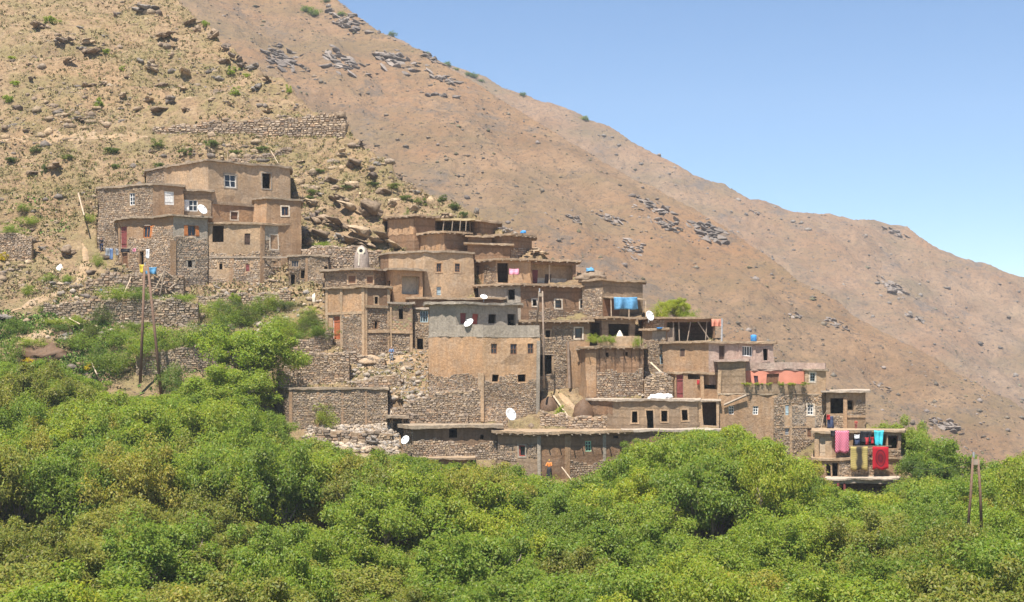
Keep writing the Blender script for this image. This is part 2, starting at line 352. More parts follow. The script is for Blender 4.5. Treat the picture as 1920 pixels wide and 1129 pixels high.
def stones(mb, A, B, u0, u1, z0f, z1f, holes, r, size=(.34, .17), pr=.06, tone=1.0, regular=False, big=None):
    """rubble facing on the vertical plane A-B between heights z0f(u) and z1f(u)"""
    A, B = np.asarray(A[:2], float), np.asarray(B[:2], float); L = np.linalg.norm(B - A); d = (B - A) / L; n = np.array((d[1], -d[0]))
    if np.dot(n, -A) < 0: n = -n
    us = np.linspace(u0, u1, 12); z = min(z0f(q) for q in us); zt = max(z1f(q) for q in us); row = 0; ph = r.uniform(0, 9)
    while z < zt:
        h = size[1] * (1 if regular else r.uniform(.7, 1.4)); u = u0 - (r.uniform(0, size[0]) if not regular else (row % 2) * size[0] * .5)
        while u < u1:
            w = size[0] * (1 if regular else r.uniform(.55, 1.6)); a, b2 = max(u, u0), min(u + w, u1); c = (a + b2) / 2
            zz = z + (0 if regular else .06 * math.sin(c * 1.3 + ph + row * .4))
            if b2 - a > .06 and zz >= z0f(c) - .12 and zz + h * .5 <= z1f(c) + r.uniform(-.02, .06):
                hh = h * (1 if regular else r.uniform(.8, 1.05))
                if not any(a < q[1] and b2 > q[0] and zz < q[3] and zz + hh > q[2] for q in holes):
                    col = stone_col(r, tone) if not regular else tuple(v * r.uniform(.85, 1.15) * tone for v in (.37, .26, .16))
                    tgt = mb
                    if big is not None and w > size[0] * 1.5 and len(big) < 14 and r.random() < .4: tgt = MB(); big.append(tgt)
                    add_stone(tgt, A, d, n, a + .008, zz + .006, b2 - a - .016, hh - .012, pr if not regular else .025, r, col, .13 if not regular else .02)
            u += w
        z += h * .98; row += 1
def offset_poly(P, o):
    n = len(P); out = []; area = sum(P[i][0] * P[(i + 1) % n][1] - P[(i + 1) % n][0] * P[i][1] for i in range(n)); s = 1 if area > 0 else -1
    for i in range(n):
        a, b, c = [np.asarray(P[k % n], float) for k in (i - 1, i, i + 1)]
        e1, e2 = (b - a) / np.linalg.norm(b - a), (c - b) / np.linalg.norm(c - b)
        n1, n2 = s * np.array((e1[1], -e1[0])), s * np.array((e2[1], -e2[0])); m = n1 + n2; q = np.dot(m, m)
        out.append(b + m * (2 * o / max(q, .8)))
    return out
def roof_slab(P, z0, z1, r, jit=.075):
    mb = MB(); n = len(P); ring = []
    for i in range(n):
        a, b = np.asarray(P[i]), np.asarray(P[(i + 1) % n]); L = np.linalg.norm(b - a); k = max(1, int(L / .45))
        for q in range(k):
            p = a + (b - a) * q / k; ring.append(p + (np.array((r.uniform(-jit, jit), r.uniform(-jit, jit))) if q else 0))
    m = len(ring); dz = [r.uniform(-jit, jit) * .8 for _ in ring]; dz2 = [r.uniform(-jit, jit) * .5 for _ in ring]
    V = [(p[0], p[1], z0 + a) for p, a in zip(ring, dz)] + [(p[0], p[1], z1 + a) for p, a in zip(ring, dz2)]
    mb.add(V, [tuple(range(m))[::-1], tuple(range(m, 2 * m))] + [(i, (i + 1) % m, m + (i + 1) % m, m + i) for i in range(m)]); return mb

# ---------------------------------------------------------------- houses
def on_wall(A, d, x):
    u = xr(x); return (u * A[1] - A[0]) / (d[0] - u * d[1])
class Face: pass
def house(name, label, pts, ytop, ybot, ref=0, base=None, back=5.0, over=.22, th=.2, mat='mud', fmats=None, roofmat='roof_mud', wins=(), stone=(), patch=(), pil=(),
          cat='house', drop=2.6, beams=False, ledges=(), roof=True, warpamp=.11, size=(.27, .17), tone=1.0, into=None):
    r = random.Random(sum(map(ord, label or 'x')) + int(pts[0][0]))
    base = Yb(ybot) - .3 if base is None else base
    if .1 <= over < .5: over = min(over * 1.8, .55)
    tone *= r.uniform(.82, 1.18); q_ = r.uniform(.75, 1.12); size = (size[0] * q_, size[1] * q_)
    Ys = [base + p[1] for p in pts]; PL = [np.array((xr(p[0]) * Y, Y)) for p, Y in zip(pts, Ys)]
    zt = (H0 - ytop) / F * Ys[ref]; zb = (H0 - ybot) / F * Ys[ref] - drop
    org = (float(np.mean([p[0] for p in PL])), float(np.mean(Ys)), zb + drop)
    if into: root, org = into['root'], into['org']
    else: root = thing(name, label, cat, org)
    kw = dict(parent=root, origin=org, wamp=warpamp)
    bk = [p + p / np.linalg.norm(p) * back for p in PL]; bk = [bk[0], bk[-1]]
    wt = zt - th if roof else zt
    FOOT.append(([p[0] for p in pts], Ys, back, zb + drop))
    W = []
    for i in range(len(PL) - 1):
        f = Face(); f.A, f.B = PL[i], PL[i + 1]; f.L = np.linalg.norm(f.B - f.A); f.d = (f.B - f.A) / f.L; f.n = np.array((f.d[1], -f.d[0]))
        if np.dot(f.n, -f.A) < 0: f.n = -f.n
        f.x0, f.x1 = pts[i][0], pts[i + 1][0]; f.holes = []; f.mat = (fmats[i] if fmats else mat); W.append(f)
    def rect(q):
        xc = (q[0] + q[2]) / 2; f = next((g for g in W if g.x0 <= xc <= g.x1), W[0] if xc < W[0].x0 else W[-1])
        a, b = sorted((on_wall(f.A, f.d, q[0]), on_wall(f.A, f.d, q[2]))); Yc = f.A[1] + f.d[1] * (a + b) / 2
        return f, a, b, (H0 - q[3]) / F * Yc, (H0 - q[1]) / F * Yc
    def P3(f, u, z, e=0.0): return np.array((f.A[0] + f.d[0] * u + f.n[0] * e, f.A[1] + f.d[1] * u + f.n[1] * e, z))
    def slab(mb, f, a, b, z0, z1, e0, e1, col=None):
        mb.box(P3(f, a, z0, e0), P3(f, b, z0, e0) - P3(f, a, z0, e0), np.array((f.n[0], f.n[1], 0)) * (e1 - e0), (0, 0, z1 - z0), col)
    todo = []
    for w in wins:
        f, a, b, z0, z1 = rect(w[0]); a, b = max(a, .04), min(b, f.L - .04); z1 = min(z1, wt - .06)
        f.holes.append((a, b, z0, z1)); todo.append((w, f, a, b, z0, z1))
    for f in W:
        mb = MB(); us = sorted({0.0, f.L} | {h[0] for h in f.holes} | {h[1] for h in f.holes}); zs = sorted({zb, wt} | {h[2] for h in f.holes} | {h[3] for h in f.holes})
        def sub(v, s):
            o = []
            for a, b in zip(v[:-1], v[1:]):
                if b - a < 1e-4: continue
                k = max(1, int(round((b - a) / s))); o += [a + (b - a) * q / k for q in range(k)]
            return o + [v[-1]]
        us, zs = sub(us, .9), sub(zs, .9)
        for a, b in zip(us[:-1], us[1:]):
            for c, e in zip(zs[:-1], zs[1:]):
                mu, mz = (a + b) / 2, (c + e) / 2
                if any(h[0] < mu < h[1] and h[2] < mz < h[3] for h in f.holes): continue
                mb.quad(P3(f, a, c), P3(f, b, c), P3(f, b, e), P3(f, a, e))
        for a, b, c, e in f.holes:
            D = -.3
            for p, q in (((a, c), (b, c)), ((b, c), (b, e)), ((b, e), (a, e)), ((a, e), (a, c))):
                mb.quad(P3(f, *p), P3(f, *q), P3(f, *q, D), P3(f, *p, D))
        mb.build('wall', M[f.mat], **kw)
    mb = MB(); seq = [PL[-1], bk[1], bk[0], PL[0]]
    for a, b in zip(seq[:-1], seq[1:]): mb.quad((*a, zb), (*b, zb), (*b, wt), (*a, wt))
    mb.build('rear_wall', M[W[0].mat], **kw)
    if roof:
        poly = offset_poly(PL + [bk[1], bk[0]], over); roof_slab(poly, wt - .002, zt, r).build('roof', M[roofmat], **kw)
    if beams:
        for f in W:
            u = r.uniform(.2, .6)
            while u < f.L - .1:
                b = MB(); c = P3(f, u, wt - .09, -.1); b.tube([c, c + np.array((*f.n, 0)) * (over + .28)], r.uniform(.045, .07), 5); b.build('roof_beam', M['grey_wood'], **kw); u += r.uniform(.6, 1.1)
    for q in ledges:
        f, a, b, z0, z1 = rect(q[:4]); mb = MB(); slab(mb, f, a, b, z0, z1, -.02, q[4] if len(q) > 4 else .12); mb.build('ledge', M[q[5] if len(q) > 5 else 'roof_mud'], **kw)
    for q in pil:
        f, a, b, z0, z1 = rect(q[:4]); mb = MB(); slab(mb, f, a, b, z0, z1, -.02, .09); mb.build('pilaster', M[q[4] if len(q) > 4 else 'mud'], **kw)
    for q in patch:
        f, a, b, z0, z1 = rect(q[:4]); a, b, z1 = max(a, -.01), min(b, f.L + .01), min(z1, wt); mb = MB(); hs = [h for h in f.holes]
        us = sorted({a, b} | {v for h in hs for v in h[:2] if a < v < b}); zs = sorted({z0, z1} | {v for h in hs for v in h[2:] if z0 < v < z1})
        us = sorted(set(us) | {a + (b - a) * k / 6 for k in range(7)}); zs = sorted(set(zs) | {z0 + (z1 - z0) * k / 4 for k in range(5)})
        jit = {}
        def jp(u, z):
            k = (round(u, 3), round(z, 3))
            if k not in jit:
                edge = 1 if (abs(z - z0) < .001 and z0 > zb + .5) else 0
                jit[k] = P3(f, u, z + edge * r.uniform(-.16, .16), .022)
            return jit[k]
        for u0, u1 in zip(us[:-1], us[1:]):
            for c, e in zip(zs[:-1], zs[1:]):
                if not any(h[0] < (u0 + u1) / 2 < h[1] and h[2] < (c + e) / 2 < h[3] for h in hs): mb.quad(jp(u0, c), jp(u1, c), jp(u1, e), jp(u0, e))
        mb.build('plaster_patch', M[q[4]], **kw)
    for q in stone:
        mb = MB(); reg = len(q) > 4 and q[4] == 'block'
        for f in W:
            x0, x1 = max(q[0], f.x0), min(q[2], f.x1)
            if x1 - x0 < 3: continue
            a, b = sorted((on_wall(f.A, f.d, x0), on_wall(f.A, f.d, x1))); Yc = f.A[1] + f.d[1] * (a + b) / 2
            z0, z1 = (H0 - q[3]) / F * Yc, min((H0 - q[1]) / F * Yc, wt - .03)
            if q[3] >= ybot - 2: z0 -= 1.2
            ph = r.uniform(0, 6); wav = (lambda u: z1) if (reg or z1 > wt - .1) else (lambda u: z1 + .16 * math.sin(u * 1.7 + ph) + .09 * math.sin(u * 4.1 + ph))
            stones(mb, f.A, f.B, a, b, lambda u: z0, wav, [(h[0] - .05, h[1] + .05, h[2] - .05, h[3] + .05) for h in f.holes], r, size if not reg else (.42, .2), .06, tone, reg)
        if mb.v: mb.build('block_facing' if reg else 'stone_facing', M['stone'], kind='stuff', colattr=True, **kw)
    for (w, f, a, b, z0, z1) in todo:
        k = w[1]; col = w[2] if len(w) > 2 else None; opt = w[3] if len(w) > 3 else {}
        fw = min(.085, (b - a) * .13)
        if opt.get('sur'):
            s = .14; mb = MB()
            slab(mb, f, a - s, a, z0 - s, z1 + s, -.03, .035); slab(mb, f, b, b + s, z0 - s, z1 + s, -.03, .035)
            slab(mb, f, a, b, z1, z1 + s, -.03, .033); slab(mb, f, a, b, z0 - s, z0, -.03, .037); mb.build('window_surround', M[opt['sur']], **kw)
        if opt.get('lintel'):
            mb = MB(); slab(mb, f, a - .15, b + .15, z1 + .0, z1 + .1, -.05, .06); mb.build('lintel', M['grey_wood'], **kw)
        if k == 'hole':
            continue
        mb = MB()
        if k in ('panes', 'open'):
            e0, e1 = -.16, -.08
            slab(mb, f, a, a + fw, z0, z1, e0, e1); slab(mb, f, b - fw, b, z0, z1, e0, e1); slab(mb, f, a + fw, b - fw, z0, z0 + fw, e0, e1); slab(mb, f, a + fw, b - fw, z1 - fw, z1, e0, e1)
            nx, nz = opt.get('n', (2, 2))
            for i in range(1, nx): c = a + (b - a) * i / nx; slab(mb, f, c - fw * .4, c + fw * .4, z0 + fw, z1 - fw, e0 + .01, e1 - .01)
            for i in range(1, nz): c = z0 + (z1 - z0) * i / nz; slab(mb, f, a + fw, b - fw, c - fw * .35, c + fw * .35, e0 + .015, e1 - .015)
            o = mb.build('window', M[col], **kw)
            if k == 'panes':
                for i in range(nx):
                    for j in range(nz):
                        g = MB(); g.quad(P3(f, a + (b - a) * i / nx, z0 + (z1 - z0) * j / nz, -.125), P3(f, a + (b - a) * (i + 1) / nx, z0 + (z1 - z0) * j / nz, -.125),
                                         P3(f, a + (b - a) * (i + 1) / nx, z0 + (z1 - z0) * (j + 1) / nz, -.125), P3(f, a + (b - a) * i / nx, z0 + (z1 - z0) * (j + 1) / nz, -.125))
                        g.build('pane', M['glass'], parent=o, origin=org, wamp=warpamp)
            if opt.get('shut'):
                for s in (-1, 1):
                    if s in opt.get('skip', ()): continue
                    g = MB(); wv = (b - a) * .48
                    for q in range(3):
                        u0, u1 = (a - wv + wv * q / 3, a - wv + wv * (q + 1) / 3 - .01) if s < 0 else (b + wv * q / 3 + .01, b + wv * (q + 1) / 3)
                        slab(g, f, u0, u1, z0, z1, .01, .05)
                    slab(g, f, (a - wv) if s < 0 else b + .01, (a - .01) if s < 0 else b + wv, z0 + .12, z0 + .2, .05, .07); slab(g, f, (a - wv) if s < 0 else b + .01, (a - .01) if s < 0 else b + wv, z1 - .2, z1 - .12, .05, .07)
                    g.build('shutter', M[opt['shut']], **kw)
        else:      # closed door or shutter of boards in a frame
            e = -.07 if k == 'shutter' else -.14; nb = 4 if k == 'door' else 3
            for q in range(nb): slab(mb, f, a + .04 + (b - a - .08) * q / nb, a + .04 + (b - a - .08) * (q + 1) / nb - .012, z0, z1 - .04, e - .04, e)
            slab(mb, f, a + .04, b - .04, z0 + (z1 - z0) * .2, z0 + (z1 - z0) * .2 + .1, e, e + .025); slab(mb, f, a + .04, b - .04, z0 + (z1 - z0) * .75, z0 + (z1 - z0) * .75 + .1, e, e + .025)
            o = mb.build('door' if k == 'door' else 'shutter', M[col], **kw)
            g = MB(); fc = opt.get('frame', 'grey_wood'); slab(g, f, a, a + .04, z0, z1, e - .05, e + .03); slab(g, f, b - .04, b, z0, z1, e - .05, e + .03); slab(g, f, a + .04, b - .04, z1 - .04, z1, e - .05, e + .03)
            g.build('frame', M[fc], parent=o, origin=org, wamp=warpamp)
    return dict(root=root, org=org, W=W, kw=kw, zt=zt, P3=P3, rect=rect, slab=slab)

def stone_wall(label, st, name='drystone_wall', thick=.5, size=(.36, .18), tone=1.0, terrace=True, pr=.08, capmat='stone_bed', cat='stone wall', rough=.16):
    """freestanding or retaining rubble wall through stations (x, ytop, ybot[, dY])"""
    r = random.Random(sum(map(ord, label))); S = []; tone *= r.uniform(.85, 1.2); rough *= 1.5
    for s in st:
        Y = Yb(s[2]) - .2 + (s[3] if len(s) > 3 else 0); S.append((s[0], Y, (H0 - s[1]) / F * Y, (H0 - s[2]) / F * Y))
    org = (xr(S[0][0]) * S[0][1], S[0][1], S[0][3]); root = thing(name, label, cat, org); kw = dict(parent=root, origin=org)
    core = MB(); mb = MB(); big = []
    for a, b in zip(S[:-1], S[1:]):
        A, B = np.array((xr(a[0]) * a[1], a[1])), np.array((xr(b[0]) * b[1], b[1])); L = np.linalg.norm(B - A); d = (B - A) / L; n = np.array((d[1], -d[0])); n = n if np.dot(n, -A) > 0 else -n
        za0, za1, zb0, zb1 = a[3] - 1.3, a[2] - .08, b[3] - 1.3, b[2] - .08; Bk = -n * thick
        V = [(*A, za0), (*B, zb0), (*B, zb1), (*A, za1), (*(A + Bk), za0), (*(B + Bk), zb0), (*(B + Bk), zb1), (*(A + Bk), za1)]
        core.add(V, [(0, 1, 2, 3), (5, 4, 7, 6), (3, 2, 6, 7), (4, 0, 3, 7), (1, 5, 6, 2)])
        lin = lambda u, p, q: p + (q - p) * u / L
        ph = r.uniform(0, 9)
        stones(mb, A, B, 0, L, lambda u: lin(u, a[3], b[3]) - .9, lambda u: lin(u, a[2], b[2]) + rough * math.sin(u * 2.1 + ph) * math.sin(u * .9), [], r, size, pr, tone, False, big)
        u = 0
        while u < L:          # loose cap stones
            w = r.uniform(.2, .5); p = A + d * u - n * r.uniform(.0, thick * .8); zc = lin(u, a[2], b[2]) + rough * math.sin(u * 2.1 + ph) * math.sin(u * .9) * .7
            mb.cbox((p[0], p[1], zc - .02), w, r.uniform(.2, .4), r.uniform(.1, .24), math.atan2(d[1], d[0]) + r.uniform(-.4, .4), stone_col(r, tone * 1.08)); u += w * .8
    core.build('core', M[capmat], **kw); mb.build('stone_facing', M['stone'], kind='stuff', colattr=True, **kw)
    for g in big: g.build('stone', M['stone'], colattr=True, **kw)
    if terrace: TERR.append([(s[0], s[2], s[1]) for s in S])
    return root

def parapet(H, pts, ytop, ybot, mat, thick=.25, name='parapet', cap=None):
    """low wall along plan points (x, Y) on top of a house"""
    for (xa, Ya), (xb, Yb_) in zip(pts[:-1], pts[1:]):
        A, B = np.array((xr(xa) * Ya, Ya)), np.array((xr(xb) * Yb_, Yb_)); d = (B - A) / np.linalg.norm(B - A); n = np.array((d[1], -d[0])); n = n if np.dot(n, -A) > 0 else -n
        z1, z0 = (H0 - ytop) / F * Ya, (H0 - ybot) / F * Ya; mb = MB(); k = max(1, int(np.linalg.norm(B - A) / .8))
        for q in range(k):
            a, b = A + (B - A) * q / k, A + (B - A) * (q + 1) / k
            V = [(*a, z0), (*b, z0), (*b, z1), (*a, z1)]; Bk = np.array((*(-n * thick), 0)); V += [tuple(np.array(v) + Bk) for v in V]
            mb.add(V, [(0, 1, 2, 3), (5, 4, 7, 6), (3, 2, 6, 7)] + ([(4, 0, 3, 7)] if q == 0 else []) + ([(1, 5, 6, 2)] if q == k - 1 else []))
        mb.build(name, M[mat], **H['kw'])
def beam_part(H, p, q, rad, mat='grey_wood', name='post', n=6):
    mb = MB(); mb.tube([p, q], rad, n); return mb.build(name, M[mat], **H['kw'])
# ---------------------------------------------------------------- the left house group
BD = Yb(545) - .3
H = house('house', 'tall tan mud-plastered house at the top left with a white-framed window', [(274, 9), (390, 0), (544, 7)], 298, 440, 1, 172.5, 6, mat='mud_light', roofmat='roof_grey', over=.15, drop=6,
      wins=[((422, 327, 443, 352), 'panes', 'white_paint', dict(sur='grey_render')), ((491, 326, 508, 353), 'hole', None, dict(sur='grey_render')), ((432, 398, 445, 412), 'shutter', 'brown_wood', dict(sur='whitewash'))],
      patch=[(395, 386, 476, 425, 'plaster_orange')], ledges=[(398, 380, 476, 386, .14)], stone=[(276, 318, 308, 345)])
house('house', '', [(475, 1.5), (500, 0), (565, 2)], 370, 492, 1, 168.6, 5, mat='mud_light', fmats=['plaster_orange', 'mud'], roofmat='roof_grey', over=.12, into=H,
      wins=[((528, 388, 541, 405), 'panes', 'brown_wood', dict(n=(2, 1), sur='whitewash'))])
H = house('house', 'stone house with a tall white window and closed white shutter at far left', [(184, 4), (287, 0), (345, 1.8)], 343, 470, 1, 169.2, 5, mat='mud', fmats=['stone_bed', 'mud'], roofmat='roof_grey', over=.12, drop=6,
      wins=[((243, 361, 253, 384), 'panes', 'white_paint', dict(n=(2, 3))), ((309, 359, 327, 384), 'shutter', 'white_paint', dict(frame='white_paint'))], stone=[(184, 352, 287, 480)])
house('house', '', [(346, 0), (396, 1)], 355, 400, 0, 171.6, 3, mat='mud_grey', roofmat='roof_grey', over=.2, into=H, drop=4,
      wins=[((354, 375, 371, 396), 'panes', 'white_paint', dict(shut='white_paint', skip=(1,)))])
H = house('house', 'lower stone house with orange shutters and a red door at the left', [(222, 5), (325, 0), (389, 2)], 402, 545, 1, BD, 5, mat='mud_grey', roofmat='roof_grey', over=.25, 
      fmats=['mud', 'grey_render'],
      wins=[((226, 424, 238, 466), 'door', 'red_door', dict(frame='whitewash')), ((269, 423, 282, 446), 'panes', 'orange_wood', dict(shut='orange_wood', skip=(-1,), lintel=1, n=(2, 1))), ((352, 422, 366, 442), 'panes', 'brown_wood', dict(shut='orange_wood', lintel=1, n=(2, 1))),
            ((228, 474, 240, 510), 'door', 'brown_wood'), ((262, 472, 270, 496), 'hole'), ((353, 488, 360.5, 500), 'hole')],
      stone=[(240, 446, 325, 545), (286, 425, 325, 446), (325, 445, 389, 545), (222, 470, 240, 545)], pil=[(320, 452, 331, 545)], ledges=[(335, 479, 389, 482, .06, 'grey_wood')])
house('house', '', [(389.5, 2.2), (491, 2.6), (541, 4.6)], 417, 545, 0, BD, 4, mat='mud_light', fmats=['mud_light', 'mud_grey'], roofmat='roof_mud', over=.12, into=H,
      wins=[((398, 423.5, 419.5, 454), 'hole', None, {}), ((459, 438, 470, 459), 'shutter', 'dark_wood'), ((507, 441, 521, 467), 'hole', None, dict(sur='whitewash')), ((411, 494, 417, 505), 'hole'), ((461, 495, 469, 509), 'shutter', 'red_door'), ((512, 492, 518, 498), 'hole')],
      stone=[(391, 476, 436, 502), (436, 474, 541, 545), (391, 520, 436, 545), (497, 455, 541, 474)], patch=[(438, 420, 488, 474, 'mud_light'), (491, 424, 541, 450, 'grey_render')], pil=[(381, 484, 389, 545), (431, 484, 439, 545), (488, 420, 496, 545), (535, 460, 541, 545)], ledges=[(391, 481, 541, 484, .07, 'grey_wood')])
H = house('outbuilding', 'small stone lean-to with a dark opening between the left house and the stone wall', [(541, 0), (576, .6), (614, 0)], 478, 545, 0, BD + 1.5, 3, mat='stone_bed', over=.1, roofmat='roof_grey', cat='outbuilding',
      wins=[((546, 489, 560, 502), 'panes', 'grey_wood', dict(n=(3, 1))), ((545, 516, 553, 536), 'hole'), ((564, 508, 571, 523), 'hole'), ((606, 500, 613, 522), 'hole')], stone=[(541, 482, 614, 545)], pil=[(572, 485, 577, 545)])

# ---------------------------------------------------------------- top row of mud houses
house('house', 'highest brown mud house left of the dark open shed', [(726, 3), (778, 0), (817, 1.6)], 403, 478, 1, 172.6, 4, mat='mud_brown', beams=True, over=.28, patch=[(728, 412, 776, 440, 'plaster_orange')])
H = house('shed', 'dark open-fronted shed with a thatched brush roof between two mud houses', [(817, 0), (882, .5)], 411, 445, 0, 175, 3.5, mat='dark_mud', over=.3, roofmat='straw', cat='shed', wins=[((819, 415, 880, 434), 'hole')])
for x in (830, 846, 861, 872): p = pix(x, 434, 174.8); beam_part(H, p, pix(x + 2, 414, 174.8), .06)
house('house', 'small square mud house at the right end of the top row', [(881, 1.5), (903, 0), (933, 2)], 413, 450, 1, 175.2, 3.5, mat='mud_brown', over=.3)
house('house', 'plain brown mud house with two blank walls above the tan house', [(779, 3), (833, 0), (877, 1.8)], 434, 490, 1, 170.6, 4, mat='mud_brown', fmats=['plaster_orange', 'mud_brown'], over=.3, beams=True)
house('house', 'mud house with a pale roof edge on the ridge right of the row', [(914, 2), (957, 0), (997, 3)], 438, 500, 1, 170.8, 4, mat='mud_brown', over=.35, beams=True, stone=[(958, 468, 996, 500)])
house('house', 'narrow low mud wall house stepped below the square mud house', [(877, 0), (957, .4)], 456, 492, 0, 169.6, 1.0, mat='mud_brown', over=.25)
house('house', 'thin mud strip house under the small square mud house', [(877, 0), (922, .4)], 442, 466, 0, 171.5, 1.6, mat='mud_brown', over=.2, drop=1)
H = house('house', 'mud house with an open loggia of two dark doors and pink washing', [(889, 3), (930, 0), (996, .8), (1079, 2.4)], 485, 535, 1, Yb(535) - .5, 4.5, mat='plaster_tan', fmats=['plaster_orange', 'plaster_tan', 'mud_brown'], over=.42, beams=True, drop=1.5,
      wins=[((890, 499, 899, 516), 'hole'), ((932, 494, 953, 531), 'hole'), ((999, 496, 1073, 531), 'hole')], stone=[(908, 500, 930, 535)])
f = H['W'][2]; e = -1.15
mb = MB(); a, b = .2, f.L - .2; zt_, zb_ = H['zt'] - .25, H['zt'] - 3.4
for d0, d1 in ((a, b),): mb.quad(H['P3'](f, d0, zb_, e), H['P3'](f, d1, zb_, e), H['P3'](f, d1, zt_, e), H['P3'](f, d0, zt_, e))
mb.quad(H['P3'](f, b, zb_, e), H['P3'](f, b, zb_, -.3), H['P3'](f, b, zt_, -.3), H['P3'](f, b, zt_, e)); mb.build('loggia_wall', M['mud_light'], **H['kw'])
for x0, x1, y0, y1, m_ in ((1002, 1013, 503, 531, 'red_door'), (1026, 1037, 510, 531, 'dark_wood')):
    a, b = on_wall(f.A, f.d, x0), on_wall(f.A, f.d, x1); mb = MB(); H['slab'](mb, f, a + .1, b + .1, (H0 - y1) / F * f.A[1], (H0 - y0) / F * f.A[1] - .1, e, e + .06); mb.build('door', M[m_], **H['kw'])
u = on_wall(f.A, f.d, 1031); beam_part(H, H['P3'](f, u, (H0 - 531) / F * f.A[1], -.12), H['P3'](f, u, H['zt'] - .3, -.12), .07, 'pale_wood')
mb = MB(); H['slab'](mb, f, on_wall(f.A, f.d, 1014), on_wall(f.A, f.d, 1068), (H0 - 531) / F * f.A[1], (H0 - 519) / F * f.A[1], e, e + .03); mb.build('dado', M['whitewash'], **H['kw'])

# ---------------------------------------------------------------- middle rows
H = house('house', 'big tan plastered house with two small six-pane windows in the middle', [(714, 4.2), (729, 2.6), (797, 0), (888, 2)], 470, 562, 2, 163.4, 5, mat='plaster_tan', fmats=['mud_brown', 'mud_light', 'mud_light'], roofmat='roof_grey', over=.12,
      wins=[((819, 494, 828, 510), 'panes', 'brown_wood', dict(n=(2, 3), sur='plaster_tan')), ((853, 495, 862, 511), 'panes', 'brown_wood', dict(n=(2, 3), sur='plaster_tan')), ((819, 538, 828, 554), 'door', 'blue_grey', dict(frame='whitewash'))])
H = house('house', 'flat-roofed house with a pale recessed porch beside the frame house', [(609, 1.5), (700, .8), (722, 2.2), (736, 0), (793, 1.2)], 503, 560, 3, 161.2, 3.2, mat='stone_bed', fmats=['mud_grey', 'mud', 'plaster_orange', 'plaster_orange'], roofmat='roof_grey', over=.3,
      wins=[((652, 518, 666, 532), 'shutter', 'brown_wood', dict(sur='mud_light')), ((687, 519, 700, 532), 'shutter', 'brown_wood', dict(sur='mud_light')), ((754, 518, 787, 551), 'hole'), ((723.5, 526, 732, 556), 'hole')], stone=[(611, 507, 720, 536)])
mb = MB(); f = H['W'][3]; z0, z1 = (H0 - 556) / F * f.A[1], (H0 - 515) / F * f.A[1]; a, b = on_wall(f.A, f.d, 753), on_wall(f.A, f.d, 788)
mb.quad(H['P3'](f, a, z0, -1.3), H['P3'](f, b, z0, -1.3), H['P3'](f, b, z1, -1.3), H['P3'](f, a, z1, -1.3)); mb.quad(H['P3'](f, b, z0, -1.3), H['P3'](f, b, z0, -.3), H['P3'](f, b, z1, -.3), H['P3'](f, b, z1, -1.3)); mb.build('porch_wall', M['whitewash'], **H['kw'])
H = house('house', 'three-storey house of mud panels in a grid of concrete posts with an orange door', [(612, 3.2), (684, 0), (731, 1.2)], 536, 668, 1, Yb(668) - .4, 5, mat='mud', fmats=['plaster_orange', 'mud_brown'], over=.16, 
      wins=[((624, 593, 639, 636), 'door', 'orange_door', dict(frame='white_paint')), ((703, 557, 709, 570), 'hole', None, dict(sur='mud_light')), ((703, 603, 708, 616), 'hole')],
      stone=[(641, 590, 681, 668), (688, 578, 729, 668), (612, 640, 640, 668)], patch=[(613, 545, 683, 586, 'plaster_orange')],
      pil=[(612, 540, 616, 640, 'mud_light'), (638, 540, 643, 668, 'mud_light'), (679, 540, 684, 668, 'mud_light'), (684.5, 540, 688, 668, 'mud_light'), (726, 540, 731, 668, 'mud_light')],
      ledges=[(612, 585, 684, 590, .13, 'mud_light'), (684, 573, 731, 578, .2), (684, 618, 731, 624, .13, 'mud_light')])
BN = Yb(668) - .4
H = house('house', 'narrow house of grey blocks with one dark window over open stone bays', [(731.5, 1.0), (774, 1.2)], 566, 668, 0, BN, 5, mat='mud_grey', over=.14, roofmat='slab_white', wins=[((748, 579, 756, 598), 'hole')],
      stone=[(733, 571, 773, 620, 'block'), (735, 626, 769, 668)], pil=[(731.5, 571, 735, 668, 'mud_light'), (769, 620, 774, 668, 'mud_light')], ledges=[(733, 619, 774, 625, .14, 'mud_light')])
H = house('house', 'rough stone house slice with a barred window and dark doorway beside the grey house', [(774.5, 1.8), (808, 1.8)], 577, 668, 0, BN, 5, mat='stone_bed', over=.12, roofmat='slab_white', wins=[((787, 581, 802, 604), 'panes', 'blue_grey', dict(n=(3, 2))), ((782, 634, 793, 668), 'hole')], stone=[(775, 606, 806, 668), (775, 582, 786, 606)])
house('house', 'low brown mud house behind the grey concrete house', [(769, 0), (942, 1)], 558, 600, 0, 160.3, 2.5, mat='mud_brown', roofmat='roof_mud', over=.2, stone=[])
BS = Yb(788) - .4
H = house('house', 'house with a grey concrete upper floor over orange plaster and a tall stone base', [(804, 3.2), (905, 0), (1012, 1.8)], 630, 788, 1, BS, 6, mat='plaster_orange', fmats=['plaster_orange', 'plaster_tan'], over=.02, th=.12, roofmat='concrete',
      wins=[((920, 645, 931.5, 664), 'panes', 'brown_wood', dict(n=(2, 2))), ((957, 645, 969, 664), 'panes', 'brown_wood', dict(n=(2, 2))), ((989, 645, 1000, 664), 'panes', 'brown_wood', dict(n=(2, 2))), ((923, 703, 935, 716), 'hole'), ((971, 702, 985, 716), 'hole')],
      stone=[(906, 717, 1008, 790), (936, 704, 970, 717), (804, 704, 900, 790)], pil=[(897, 700, 908, 790, 'mud_light'), (1006, 640, 1012, 790, 'concrete')])
